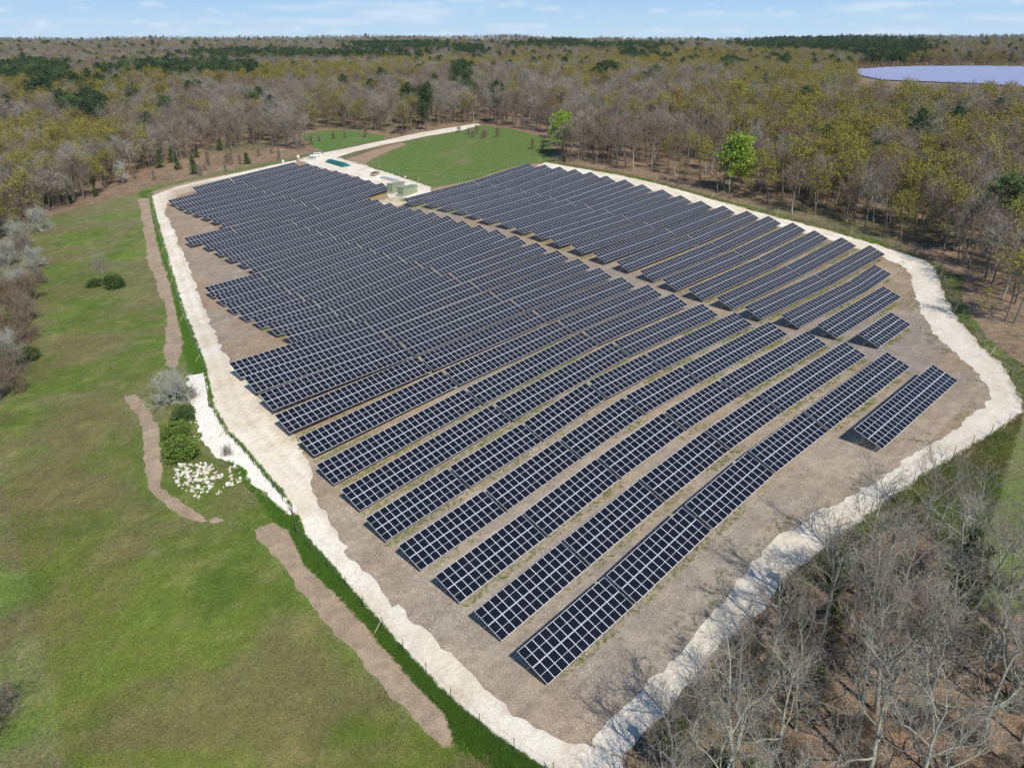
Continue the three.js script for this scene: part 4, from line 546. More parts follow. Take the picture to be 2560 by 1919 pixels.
{
  const R = rng(77);
  const bands = [[85, 350, 5.0, 1.12, 1], [350, 700, 6.0, 1.12, 1], [700, 1500, 9, 1.2, 0], [1500, 3300, 16, 1.5, 0], [3300, 6500, 42, 2.4, 0]];
  for (const [z0, z1, gap, size, near] of bands) for (let z = z0; z < z1; z += gap) { const half = z * 0.74 + 14; for (let x = -half; x < half; x += gap) {
    const px = x + (R() - 0.5) * gap * 0.95, pz = z + (R() - 0.5) * gap * 0.95, roll = R(), s = size * (0.72 + 0.5 * R()), t = R() * 6.28, pick = R();
    if (inClear(px, pz)) continue;
    if (z > 1500 && fbm(px / 300 + 2, pz / 420, 3, 200) < 0.36) continue;                     // open fields far away
    const y = groundY(px, pz), [u, v] = toD(px, y + 9, pz), [, v0] = toD(px, y, pz);
    if (u < -60 || u > 2272 || v > 1000) continue;
    const nb = fbm(px / 30, pz / 30, 3, 210) - 0.5, ju = u + nb * 40, jv = v + nb * 10;
    const wp = blob(PINES, ju, jv) * 0.95 + (z > 600 ? 0.05 : 0.012), wb = blob(BUDS, ju, jv) * 0.45 + 0.09 + (u > 1250 ? 0.07 : 0) + nb * 0.25;
    const vTop = toD(px, y + 13 * s, pz)[1]; if (u > 1838 && pz < FARM_NEAR && vTop < 176 + 14 * (roll - 0.35)) continue;   // the wood in front of the farm is kept low there
    // a thinner stand with a bare floor by the bright tree
    if (sd(THIN, px, pz) > 0 && roll < 0.62) continue;
    const kind = pick < wp ? 'pine' + (roll < 0.42 ? 0 : roll < 0.85 ? 1 : 2) : pick < wp + wb ? 'bud' + (roll < 0.42 ? 0 : roll < 0.62 ? 1 : 2) : (roll < 0.3 ? 'bare0' : roll < 0.62 ? 'bare1' : roll < 0.84 ? 'bare2' : 'bare3');
    cand.push([kind, px, pz, s, t, u, v]);
  } }
}
const WOODLABEL = (u, v, what) => u > 1200 ? `${what} in the wood beyond the eastern track` : u > 620 ? `${what} in the wood behind the north field` : `${what} in the wood behind the brown clearing`;
{
  const R = rng(91), left = { bare: 300, bud: 200, pine: 90 };
  cand.sort((a, b) => a[2] - b[2]);
  for (const [kind, x, z, s, t, u, v] of cand) {
    const k = kind.replace(/\d/, '');
    if (left[k] > 0 && z < (k === 'pine' ? 900 : 420)) {
      left[k]--;
      const what = { bare0: 'bare brown-twigged tree', bare1: 'bare silver-grey tree', bare2: 'tall bare grey-brown tree', bare3: 'slim bare reddish-twigged tree', bud0: 'tree budding yellow-green', bud1: 'tree budding ochre', bud2: 'broad tree budding yellow-green', pine0: 'dark green pine', pine1: 'tall dark pine with bare lower trunk', pine2: 'lighter green pine' }[kind];
      plant(kind, { bare: 'bare_tree', bud: 'budding_tree', pine: 'pine_tree' }[k], WOODLABEL(u, v, what), 'tree', WOODLABEL(u, v, what + 's'), x, z, [s * (0.9 + 0.25 * R()), s, s * (0.9 + 0.25 * R())], t);
    } else crowd(kind, x, z, s, t, tint(R));
  }
}
flushCrowds({ bare: 'bare_woodland', bud: 'budding_woodland', pine: 'pine_woodland' });

// the near wood south of the track: bare oaks with lichen-pale limbs
{
  const R = rng(55), spots = [[1846, 1470, 1.1], [1933, 1475, 1.05], [2000, 1459, 1.0], [1680, 1387, 0.85], [1879, 1304, 1.15], [2063, 1299, 1.15], [2172, 1356, 1.0], [2083, 1221, 1.0], [2000, 1133, 0.85], [2024, 1152, 0.8], [2190, 1290, 1.1], [1793, 1262, 0.62], [1659, 1449, 0.9], [1590, 1540, 0.9], [1505, 1610, 0.8]].map(([u, v, s]) => [...at(u, v), s]);
  const b = box(SOUTH_WOOD); let tries = 0;
  while (spots.length < 98 && tries++ < 4000) { const x = lerp(b[0], b[1], R()), z = lerp(Math.max(38, b[2]), b[3], R()), [u] = toD(x, groundY(x, z) + 5, z); if (sd(SOUTH_WOOD, x, z) < 1.2 || u > 2330 || spots.some((q) => Math.hypot(q[0] - x, q[1] - z) < 3.5)) continue; spots.push([x, z, 0.75 + 0.5 * R()]); }
  spots.forEach(([x, z, s], i) => plant('oak' + Math.floor(R() * 4), 'bare_oak', i === 6 ? 'bare oak with many low spreading pale limbs in the near wood' : R() < 0.5 ? 'bare oak with pale lichened limbs in the wood below the track' : 'bare grey oak with fine twigs in the wood below the track', 'tree', 'bare oaks in the wood below the south-east track', x, z, s, R() * 6.28, R() < 0.14 ? 'ivy' : null));
  const brush = []; tries = 0;
  while (brush.length < 150 && tries++ < 4000) { const x = lerp(b[0], b[1], R()), z = lerp(Math.max(40, b[2]), b[3], R()), d = sd(SOUTH_WOOD, x, z); if (d < 0.5 || R() > 0.35 + 1.6 * Math.exp(-d / 5)) continue; brush.push([x, z]); }
  brush.forEach(([x, z], i) => { const r = R(), k = r < 0.5 ? 'shrub0' : r < 0.72 ? 'shrub1' : r < 0.9 ? 'dark_bush' : 'bush', s = k.startsWith('shrub') ? 0.5 + 0.5 * R() : 0.3 + 0.35 * R(), green = k.endsWith('bush'); plant(k, green ? 'green_bush' : 'bare_shrub', green ? 'low green bush under the bare oaks' : 'low bare shrub under the bare oaks', green ? 'bush' : 'shrub', 'undergrowth of the near wood', x, z, s, R() * 6.28); });
}
// the hedge of bare thicket along the western edge of the meadow
{
  const R = rng(61), b = box(HEDGE), spots = []; let tries = 0;
  while (spots.length < 95 && tries++ < 5000) { const x = lerp(b[0], b[1], R()), z = lerp(b[2], b[3], R()), [u] = toD(x, groundY(x, z) + 3, z); if (sd(HEDGE, x, z) < 0 || u < -80 || spots.some((q) => Math.hypot(q[0] - x, q[1] - z) < 2.3)) continue; spots.push([x, z]); }
  spots.forEach(([x, z], i) => { const r = R(), k = r < 0.45 ? 'shrub0' : r < 0.75 ? 'shrub1' : r < 0.9 ? 'lichen_shrub' : 'dark_bush'; plant(k, 'hedge_shrub', { shrub0: 'bare grey-brown hedge shrub along the west side of the meadow', shrub1: 'bare reddish hedge shrub along the west side of the meadow', lichen_shrub: 'pale lichened hedge shrub along the west side of the meadow', dark_bush: 'dark green hedge bush along the west side of the meadow' }[k], 'shrub', 'hedge along the west side of the meadow', x, z, k === 'dark_bush' ? 1.0 + 0.5 * R() : k === 'lichen_shrub' ? 1.0 + 0.4 * R() : 1.6 + 0.8 * R(), R() * 6.28); });
}
// single plants
const solo = (kind, name, label, cat, u, v, size, turn = 0, extra) => { const [x, z] = at(u, v); return plant(kind, name, label, cat, undefined, x, z, size, turn, extra); };
solo('fresh', 'leafing_tree', 'bright fresh green tree at the edge of the eastern wood', 'tree', 1578, 416, [1.5, 1.25, 1.5], 1);
solo('bud0', 'budding_tree', 'yellow-green budding tree next to the bright green one', 'tree', 1660, 436, [1.25, 1.1, 1.25], 2);
solo('fresh', 'leafing_tree', 'bright yellow-green tree at the east corner of the north field', 'tree', 1216, 338, [1.4, 1.15, 1.4], 3);
solo('blossom', 'blossoming_shrub', 'white blossoming many-stemmed tree at the brown clearing', 'tree', 266, 396, [1.0, 1.35, 1.0], 0.4);
solo('blossom', 'blossoming_shrub', 'white blossoming shrub where hedge and clearing meet', 'shrub', 72, 452, [1.15, 1.15, 1.15], 1.4);
[[345, 362], [385, 366], [420, 376], [474, 324], [535, 354], [372, 350], [425, 340]].forEach(([u, v], i) => solo('young' + i % 2, 'young_pine', ['young pine by the blossoming tree in the clearing', 'slim young pine in the middle of the clearing', 'broad young pine near the grass verge of the clearing', 'dark young pine at the back of the clearing', 'small round young pine alone on the clearing', 'young pine at the wood side of the clearing', 'small young pine behind the others in the clearing'][i], 'tree', u, v, [[1.7, 1.3, 1.7], [1.3, 1.1, 1.3], [1.7, 1.25, 1.7], [1.4, 1.0, 1.4], [1.5, 0.8, 1.5], [1.6, 1.2, 1.6], [1.3, 1.0, 1.3]][i], i));
solo('lichen_shrub', 'lichened_tree', 'low spreading grey lichened tree beside the fence bank', 'tree', 376, 872, [1.25, 1.0, 1.25], 0.5);
solo('bush', 'green_bush', 'round bright green bush on the rubble bank', 'bush', 392, 985, [1.35, 1.3, 1.35], 0);
solo('bush', 'green_bush', 'smaller green bush behind the round one on the bank', 'bush', 378, 948, [1.1, 1.15, 1.1], 2);
solo('dark_bush', 'green_bush', 'dark ivy bush under the lichened tree', 'bush', 398, 905, [1.0, 0.9, 1.0], 1);
solo('shrub0', 'bare_shrub', 'small grey bare shrub on the white bank', 'shrub', 488, 985, 0.62, 1);
solo('shrub0', 'bare_shrub', 'bare shrub between lichened tree and fence', 'shrub', 415, 862, 0.8, 2);
solo('dark_bush', 'green_bush', 'dark evergreen bush in the middle of the meadow', 'bush', 248, 622, [1.3, 1.35, 1.3], 0);
solo('dark_bush', 'green_bush', 'low dark thicket beside the pale stems in the meadow', 'bush', 205, 618, [1.1, 0.75, 1.1], 1);
solo('bare1', 'bare_tree', 'thin pale-stemmed tree in the middle of the meadow', 'tree', 222, 626, [0.45, 0.75, 0.45], 2);
solo('bare1', 'bare_tree', 'slight pale sapling leaning from the meadow thicket', 'tree', 232, 620, [0.35, 0.62, 0.35], 4);
solo('shrub0', 'bare_shrub', 'bare shrub at the west end of the meadow with dark shade', 'shrub', -4, 1545, 1.3, 1);
solo('shrub1', 'bare_shrub', 'reddish bare shrub beside the shaded one in the meadow', 'shrub', -30, 1600, 1.5, 2);
// young fruit trees in the north field and saplings on the clearing
{
  const R = rng(66);
  [[1012, 291], [1030, 288], [1050, 294], [1020, 296], [1044, 300], [1075, 296], [1150, 322], [1172, 326], [990, 286], [690, 305], [720, 300], [745, 298], [790, 296], [672, 312]].forEach(([u, v]) => { const [x, z] = at(u, v); plant('shrub' + Math.floor(R() * 2), 'fruit_sapling', u > 900 ? 'small bare fruit tree in the grass of the north field' : 'small bare fruit tree in the grass left of the access road', 'tree', 'young fruit trees in the grass', x, z, [0.9, 1.0 + 0.4 * R(), 0.9], R() * 6); });
  for (let i = 0; i < 34; i++) { const u = lerp(240, 690, R()), v = lerp(330, 400, R()), [x, z] = at(u, v); if (sd(CLEARING, x, z) < 1) continue; plant(R() < 0.6 ? 'shrub1' : 'shrub0', 'clearing_sapling', 'thin bare sapling on the brown clearing', 'tree', 'bare saplings on the clearing', x, z, [0.7, 0.8 + 0.9 * R(), 0.7], R() * 6); }
}
// the tall pale-stemmed trees where the clearing meets the hedge
[[20, 452, 'bud0', 1.3, 'tall budding tree behind the hedge at the meadow corner'], [60, 438, 'bud2', 1.35, 'broad tall budding tree behind the blossoming hedge shrub'], [104, 440, 'bud0', 1.3, 'tall pale-stemmed budding tree right of the blossoming hedge shrub'], [130, 446, 'bare1', 1.1, 'tall bare pale tree at the brush heap'], [152, 440, 'bare0', 1.15, 'tall bare brown tree at the brush heap'], [182, 436, 'bare2', 1.15, 'tall spreading bare tree by the clearing'], [206, 424, 'bud2', 1.2, 'rounded budding tree beside the white many-stemmed tree'], [226, 408, 'bud0', 1.1, 'smaller budding tree behind the white many-stemmed tree']].forEach(([u, v, k, q, l], i) => solo(k, k.startsWith('bud') ? 'budding_tree' : 'bare_tree', l, 'tree', u, v, [q * 1.05, q, q * 1.05], i * 1.7, i % 2 ? null : 'ivy'));

// ---------- things round the gate and the transformer cabinets ----------
const W3 = (p, up = 0) => V(p[0], p[1], up);
const P2 = (ox, oy, k) => (x, y) => at((ox + x / k) / DSC, (oy + y / k) / DSC);
const zoomA = P2(670, 350, 5.773), zoomB = P2(900, 420, 6.35);
function cabinet(corner, right, left, len, wid, h, roofCol, wallCol, label, vents) {
  const a = zoomB(...corner), b = zoomB(...right), yaw = Math.atan2(b[1] - a[1], b[0] - a[0]), g = thing('transformer_cabinet', label, 'cabinet'), cx = a[0] + Math.cos(yaw) * len / 2 - Math.sin(yaw) * wid / 2, cz = a[1] + Math.sin(yaw) * len / 2 + Math.cos(yaw) * wid / 2;
  g.position.set(cx, groundY(cx, cz) + 0.02, -cz); g.rotation.y = yaw;
  const wall = mat(wallCol, 0.7), roof = mat(roofCol, 0.6), dark = mat(sc(wallCol, 0.72), 0.7);
  part('plinth', new THREE.BoxGeometry(len + 0.3, 0.5, wid + 0.3), mat([0.5, 0.48, 0.42]), g).position.y = -0.05;
  part('wall', new THREE.BoxGeometry(len, h - 0.2, wid), wall, g).position.y = 0.2 + (h - 0.2) / 2;
  part('roof', new THREE.BoxGeometry(len + 0.24, 0.14, wid + 0.24), roof, g).position.y = h + 0.07;
  for (const x of [-0.28, 0.06]) { const d = part('door', new THREE.BoxGeometry(len * 0.3, h * 0.78, 0.05), mat(sc(wallCol, 0.94), 0.6), g); d.position.set(len * x, 0.25 + h * 0.4, wid / 2 + 0.02); part('handle', new THREE.BoxGeometry(0.05, 0.2, 0.05), M.steel, d).position.set(len * 0.12, 0, 0.05); }
  for (let i = 0; i < 2; i++) { const v = part('louvre', new THREE.BoxGeometry(0.04, h * 0.5, wid * 0.34), dark, g); v.position.set(-len / 2 - 0.02, 0.3 + h * 0.42, (i - 0.5) * wid * 0.45); }
  if (vents) part('notice', new THREE.BoxGeometry(0.55, 0.3, 0.02), mat([0.8, 0.78, 0.6], 0.6), g).position.set(len * 0.42, h * 0.62, wid / 2 + 0.02);
  return add(g);
}
cabinet([525, 428], [715, 352], null, 6.0, 2.6, 3.0, [0.27, 0.31, 0.25], [0.33, 0.35, 0.24], 'tall green-grey transformer cabinet next to the white apron', false);
cabinet([690, 474], [880, 398], null, 7.2, 2.5, 2.6, [0.22, 0.28, 0.19], [0.29, 0.33, 0.20], 'longer green transformer cabinet beside the eastern tables', true);
// mound of spoil by the cabinets
{
  const c = zoomB(560, 540), g = new THREE.BufferGeometry(), P = [], I = [], C = [], n = 34;
  for (let j = 0; j <= n; j++) for (let i = 0; i <= n; i++) { const x = (i / n - 0.5) * 15, z = (j / n - 0.5) * 11, r = Math.hypot(x / 7, z / 5), hh = Math.max(-0.15, 1.5 * (1 - r * r) + (fbm(x / 1.6 + 9, z / 1.6, 3, 220) - 0.5) * 1.1 * (1 - r * 0.6)), k = fbm(x / 2, z / 2, 3, 223); P.push(x, r > 1 ? -0.2 : hh, z); C.push(...mixc(mixc([0.66, 0.58, 0.44], [0.45, 0.36, 0.24], k), [0.15, 0.2, 0.04], step(0.58, 0.7, fbm(x / 2.4, z / 2.4, 3, 227)))); }
  for (let j = 0; j < n; j++) for (let i = 0; i < n; i++) { const a = j * (n + 1) + i, b = a + n + 1; I.push(a, b, b + 1, a, b + 1, a + 1); }
  g.setAttribute('position', new THREE.Float32BufferAttribute(P, 3)); g.setAttribute('color', new THREE.Float32BufferAttribute(C, 3)); g.setAttribute('uv', new THREE.Float32BufferAttribute(P.flatMap((q, i) => i % 3 === 1 ? [] : [q]), 2)); g.setIndex(I); g.computeVertexNormals();
  const m = new THREE.Mesh(g, M.chalk); m.name = 'spoil_mound'; tag(m, 'pale lumpy mound of spoil in front of the transformer cabinets', 'mound'); m.position.copy(W3(c, 0)); m.rotation.y = 0.3; add(m);
}
// soft water tank: a teal pillow on the apron
{
  const Q = [zoomA(815, 322), zoomA(890, 304), zoomA(1205, 376), zoomA(1066, 398)].map((p) => W3(p, 0.07)), c = Q.reduce((a, q) => a.add(q), new THREE.Vector3()).multiplyScalar(0.25), n = 26, P = [], I = [];
  for (let j = 0; j <= n; j++) for (let i = 0; i <= n; i++) { const u = i / n, v = j / n, a = Q[0].clone().lerp(Q[3], u), b = Q[1].clone().lerp(Q[2], u), p = a.lerp(b, v).sub(c), e = Math.min(1, Math.min(u * 5.5, (1 - u) * 5.5)), f = Math.pow(Math.sin(Math.PI * v), 0.55) * Math.pow(Math.sin(Math.PI / 2 * e), 0.6); P.push(p.x, p.y + 1.25 * f + 0.02 + 0.02 * Math.sin(u * 60) * f, p.z); }
  for (let j = 0; j < n; j++) for (let i = 0; i < n; i++) { const a = j * (n + 1) + i, b = a + n + 1; I.push(a, a + 1, b + 1, a, b + 1, b); }
  const g = new THREE.BufferGeometry(); g.setAttribute('position', new THREE.Float32BufferAttribute(P, 3)); g.setIndex(I); g.computeVertexNormals();
  const t = thing('water_tank', 'long teal flexible water tank lying on the white apron', 'water tank'); t.position.copy(c);
  part('bladder', g, mat([0.012, 0.13, 0.115], 0.45, { side: THREE.DoubleSide }), t);
  const s = part('notice', new THREE.BoxGeometry(1.0, 0.03, 0.7), mat([0.8, 0.8, 0.78], 0.6), t), k = W3(zoomA(1110, 372), 0.85).sub(c); s.position.copy(k); s.rotation.set(0.6, 0.3, 0);
  for (const w of [0.3, 0.7]) { const p = Q[0].clone().lerp(Q[3], w).lerp(Q[1].clone().lerp(Q[2], w), 0.5).sub(c); part('valve', new THREE.CylinderGeometry(0.16, 0.2, 0.2, 12), mat([0.02, 0.05, 0.05], 0.5), t).position.set(p.x, p.y + 1.32, p.z); }
  add(t);
}
// white car at the gate, tailgate up
{
  const c = zoomA(682, 250), g = thing('parked_car', 'white estate car with its tailgate up at the gate', 'car'); g.position.copy(W3(c, 0.1)); g.rotation.y = Math.PI + 0.5;
  const paint = new THREE.MeshPhysicalMaterial({ color: rgb(0.78, 0.79, 0.8), roughness: 0.3, clearcoat: 0.6 }), glass = mat([0.03, 0.035, 0.04], 0.1), rub = mat([0.02, 0.02, 0.02], 0.8);
  const side = (pts) => { const s = new THREE.Shape(); pts.forEach(([x, y], i) => i ? s.lineTo(x, y) : s.moveTo(x, y)); s.closePath(); return s; };
  const ext = (pts, w, bev) => { const e = new THREE.ExtrudeGeometry(side(pts), { depth: w - 2 * bev, bevelEnabled: true, bevelSize: bev, bevelThickness: bev, bevelSegments: 2 }); e.translate(0, 0, -(w - 2 * bev) / 2); return e; };
  part('body', ext([[2.2, 0.35], [2.25, 0.75], [2.05, 0.98], [1.1, 1.08], [-2.15, 1.12], [-2.25, 0.6], [-2.1, 0.35]], 1.8, 0.09), paint, g);
  part('cabin', ext([[1.15, 1.0], [0.45, 1.6], [0.2, 1.68], [-1.85, 1.66], [-2.1, 1.05]], 1.55, 0.08), paint, g);
  for (const s of [-1, 1]) { part('side_window', ext([[0.85, 1.12], [0.4, 1.5], [-0.35, 1.53], [-0.35, 1.12]], 0.06, 0.01), glass, g).position.z = s * 0.79; part('side_window', ext([[-0.45, 1.12], [-0.45, 1.53], [-1.7, 1.52], [-1.85, 1.14]], 0.06, 0.01), glass, g).position.z = s * 0.79; part('door_mirror', new THREE.BoxGeometry(0.12, 0.12, 0.18), paint, g).position.set(0.85, 1.15, s * 0.98); part('headlight', new THREE.BoxGeometry(0.16, 0.16, 0.36), mat([0.6, 0.62, 0.65], 0.15), g).position.set(2.17, 0.78, s * 0.62); }
  const ws = part('windscreen', new THREE.BoxGeometry(0.85, 0.03, 1.35), glass, g); ws.position.set(0.84, 1.34, 0); ws.rotation.z = -0.7;
  const tg = part('tailgate', new THREE.BoxGeometry(1.05, 0.06, 1.4), paint, g); tg.position.set(-2.45, 1.85, 0); tg.rotation.z = -0.35; part('rear_window', new THREE.BoxGeometry(0.6, 0.03, 1.15), glass, tg).position.set(-0.1, 0.045, 0);
  for (const x of [1.38, -1.35]) for (const s of [-1, 1]) { const w = part('wheel', new THREE.CylinderGeometry(0.34, 0.34, 0.22, 20), rub, g); w.rotation.x = Math.PI / 2; w.position.set(x, 0.34, s * 0.82); part('rim', new THREE.CylinderGeometry(0.2, 0.2, 0.24, 14), M.alu, w); }
  add(g);
}
// gate, notice board, mast, crate, lengths of profile
{
  const pole = (p, h, r, m, g, name, lean = 0) => { const q = part(name, new THREE.CylinderGeometry(r * 0.9, r, h + 0.4, 8), m, g); q.position.copy(p).add(new THREE.Vector3(0, h / 2 - 0.2, 0)); q.rotation.z = lean; return q; };
  const dark = mat([0.03, 0.05, 0.04], 0.6), a = W3(zoomA(478, 288)), b = W3(zoomA(682, 284)), g = thing('field_gate', 'dark metal double gate standing open across the access road', 'gate'); g.position.copy(a);
  pole(new THREE.Vector3(), 2.2, 0.08, dark, g, 'gate_post'); pole(b.clone().sub(a), 2.0, 0.08, dark, g, 'gate_post'); pole(W3(zoomA(576, 283)).sub(a), 1.9, 0.05, dark, g, 'gate_post');
  const m = W3(zoomA(576, 283)).sub(a), e = b.clone().sub(a); for (const h of [0.25, 1.0, 1.8]) part('rail', beam(m.clone().add(new THREE.Vector3(0, h, 0)), e.clone().add(new THREE.Vector3(0, h, 0)), 0.05, 0.05), dark, g);
  for (const h of [0.3, 1.9]) part('rail', beam(new THREE.Vector3(0, h, 0), m.clone().add(new THREE.Vector3(0, h, 0)), 0.05, 0.05), dark, g);
  for (let i = 1; i < 14; i++) { const p = m.clone().lerp(e, i / 14); part('bar', beam(p.clone().add(new THREE.Vector3(0, 0.25, 0)), p.clone().add(new THREE.Vector3(0, 1.8, 0)), 0.025, 0.025), dark, g); }
  add(g);
  const n = thing('notice_board', 'pale notice board on a post beside the gate', 'sign'), np = W3(zoomA(440, 292)); n.position.copy(np); pole(new THREE.Vector3(), 1.9, 0.05, M.steel, n, 'post'); part('board', new THREE.BoxGeometry(1.1, 1.2, 0.05), mat([0.66, 0.62, 0.5], 0.7), n).position.y = 1.5; add(n);
  const c = thing('camera_mast', 'thin pole with a white box at its foot behind the northernmost tables', 'mast'); c.position.copy(W3(zoomA(216, 326))); pole(new THREE.Vector3(), 5.2, 0.07, M.steel, c, 'pole'); part('camera', new THREE.BoxGeometry(0.4, 0.25, 0.25), mat([0.7, 0.7, 0.7], 0.5), c).position.y = 5.1; part('box', new THREE.BoxGeometry(0.8, 1.0, 0.5), mat([0.78, 0.78, 0.76], 0.6), c).position.set(0.1, 0.6, 0.2); add(c);
  const cr = thing('wooden_crate', 'weathered wooden crate with a dark cover on the apron', 'crate'), ca = zoomB(255, 142), cb = zoomB(335, 108), yaw = Math.atan2(cb[1] - ca[1], cb[0] - ca[0]); cr.position.copy(W3(zoomB(240, 115), 0.07)); cr.rotation.y = yaw;
  const wood = mat([0.36, 0.29, 0.22], 0.9), wood2 = mat([0.30, 0.25, 0.2], 0.9);
  for (const z of [-0.85, 0.85]) for (let i = 0; i < 7; i++) part('plank', new THREE.BoxGeometry(0.42, 1.0, 0.05), i % 2 ? wood : wood2, cr).position.set((i - 3) * 0.46, 0.5, z);
  for (const x of [-1.62, 1.62]) for (let i = 0; i < 4; i++) part('plank', new THREE.BoxGeometry(0.05, 1.0, 0.4), i % 2 ? wood2 : wood, cr).position.set(x, 0.5, (i - 1.5) * 0.43);
  part('cover', new THREE.BoxGeometry(2.0, 0.12, 1.5), mat([0.06, 0.09, 0.09], 0.7), cr).position.set(0.4, 1.08, -0.1); part('floor', new THREE.BoxGeometry(3.2, 0.1, 1.6), wood2, cr).position.y = 0.06; add(cr);
  const A = zoomB(330, 140), B = zoomB(600, 212);
  for (let i = 0; i < 7; i++) { const o = (i - 3) * 0.42, d = new THREE.Vector2(B[0] - A[0], B[1] - A[1]).normalize(), s = [-d.y * o, d.x * o], k = hash(i, 3, 9), p = W3([A[0] + s[0] + d.x * k * 1.2, A[1] + s[1] + d.y * k * 1.2], 0.18 + 0.12 * (i % 2)), q = W3([B[0] + s[0] - d.x * k, B[1] + s[1] - d.y * k], 0.18 + 0.12 * (i % 2)), m2 = new THREE.Mesh(beam(p.clone().sub(p), q.clone().sub(p), 0.14, 0.1), i % 3 === 1 ? mat([0.2, 0.23, 0.24], 0.5) : M.alu); m2.name = numbered('steel_profile'); m2.position.copy(p); tag(m2, i % 3 === 1 ? 'dark length of steel profile lying beside the crate' : 'bright length of metal profile lying beside the crate', 'beam', 'metal profiles stacked beside the crate'); add(m2); }
  const wb = thing('white_marker', 'small white box on a short post outside the north fence', 'marker'); wb.position.copy(W3(zoomB(718, 168))); pole(new THREE.Vector3(), 0.7, 0.04, M.steel, wb, 'post'); part('box', new THREE.BoxGeometry(0.55, 0.4, 0.3), mat([0.8, 0.8, 0.78], 0.6), wb).position.y = 0.7; add(wb);
}
// ---------- fences ----------
function fence(pts, gap, h, label, post, braceEvery, stake) {
  const g = thing('wire_fence', label, 'fence'), o = V(pts[0][0], pts[0][1]); g.position.copy(o);
  const L = [0]; for (let i = 1; i < pts.length; i++) L.push(L[i - 1] + Math.hypot(pts[i][0] - pts[i - 1][0], pts[i][1] - pts[i - 1][1]));
  const on = (s) => { let i = 1; while (i < L.length - 1 && L[i] < s) i++; const t = (s - L[i - 1]) / (L[i] - L[i - 1]); return [lerp(pts[i - 1][0], pts[i][0], t), lerp(pts[i - 1][1], pts[i][1], t)]; };
  const n = Math.floor(L[L.length - 1] / gap), pg = new THREE.CylinderGeometry(0.04, 0.045, h + 0.4, 6), wires = [], R = rng(n); let prev = null;
  const wg = (a, b, r) => { const d = new THREE.Vector3().subVectors(b, a), c = new THREE.CylinderGeometry(r, r, d.length(), 3, 1, true); c.applyQuaternion(new THREE.Quaternion().setFromUnitVectors(new THREE.Vector3(0, 1, 0), d.normalize())); c.translate((a.x + b.x) / 2, (a.y + b.y) / 2, (a.z + b.z) / 2); return c; };
  for (let i = 0; i <= n; i++) {
    const q = on(i * gap), p = V(q[0], q[1]).sub(o), m = part('post', pg, post, g); m.position.set(p.x, p.y + h / 2 - 0.2, p.z); m.rotation.set((R() - 0.5) * 0.06, 0, (R() - 0.5) * 0.06);
    if (braceEvery && i % braceEvery === 0 && i) { const b = part('brace', beam(new THREE.Vector3(p.x - 0.9, p.y, p.z + 0.6), new THREE.Vector3(p.x, p.y + h * 0.85, p.z), 0.07, 0.07), stake, g); }
    if (prev) for (const y of [0.12, 0.5, 0.9, 1.3, 1.7, h - 0.04]) if (y < h) wires.push(wg(prev.clone().setY(prev.y + y), p.clone().setY(p.y + y), 0.006));
    prev = p;
  }
  part('wires', mergeGeometries(wires), M.steel, g); return add(g);
}
const POST = mat([0.10, 0.085, 0.065], 0.8), STAKE = mat([0.52, 0.42, 0.27], 0.9), POSTG = mat([0.22, 0.26, 0.2], 0.7);
const FW = poly(FENCE);
fence(FW.slice(0, 6), 3.2, 1.9, 'wire fence between the bare earth strip and the white track', POSTG, 9, STAKE);
fence(FW.slice(5, 13), 3.4, 2.0, 'wire fence with dark posts along the white rubble bank', POST, 7, STAKE);
fence(FW.slice(12), 4.2, 1.9, 'wire fence half hidden in the dark grass strip by the near corner', POST, 6, STAKE);
fence(poly([[1372, 1612], [1448, 1540], [1556, 1405], [1646, 1329], [1706, 1253], [1804, 1175], [1904, 1097], [2004, 1027], [2104, 965], [2174, 924], [2216, 890]]), 4.6, 2.0, 'wire fence between the south-east track and the near wood', POST, 8, STAKE);
fence(poly([[2216, 890], [2212, 858], [2178, 798], [2118, 738], [2068, 678], [2040, 620], [2028, 582], [2006, 561]]), 4.4, 2.0, 'wire fence along the ditch at the bend of the track', POSTG, 5, STAKE);
fence(poly([[2006, 561], [1902, 526], [1802, 497], [1702, 471], [1602, 444], [1502, 416], [1402, 388.5], [1302, 368.5], [1190, 348]]), 4.6, 2.0, 'wire fence between the eastern track and the wood', POSTG, 5, STAKE);
fence(poly([[746, 345], [800, 360], [870, 382], [934, 404], [1020, 388], [1120, 355], [1190, 348]]), 4.6, 2.0, 'wire fence along the edge of the north field', POSTG, 6, STAKE);
fence(poly([[313, 413], [370, 398], [430, 384], [520, 368], [640, 342], [662, 337]]), 4.4, 1.9, 'wire fence between the clearing and the northern tables', POSTG, 9, STAKE);
// dark green screened corner of the north-east fence
{
  const a = at(1186, 349), b = at(1216, 347), c = at(1222, 352), g = thing('mesh_gate', 'dark green mesh gate at the far corner of the eastern track', 'gate'), o = W3(a); g.position.copy(o); const dk = mat([0.015, 0.05, 0.03], 0.7);
  [[a, b], [b, c]].forEach(([p, q], s) => { for (let i = 0; i <= 6; i++) { const w = W3([lerp(p[0], q[0], i / 6), lerp(p[1], q[1], i / 6)]).sub(o); part('upright', beam(w, w.clone().add(new THREE.Vector3(0, 2.1, 0)), 0.05, 0.05), dk, g); } for (let k = 0; k < 12; k++) { const h = 0.15 + k * 0.17; part('rail', beam(W3(p, h).sub(o), W3(q, h).sub(o), 0.04, 0.09), dk, g); } });
  add(g);
}
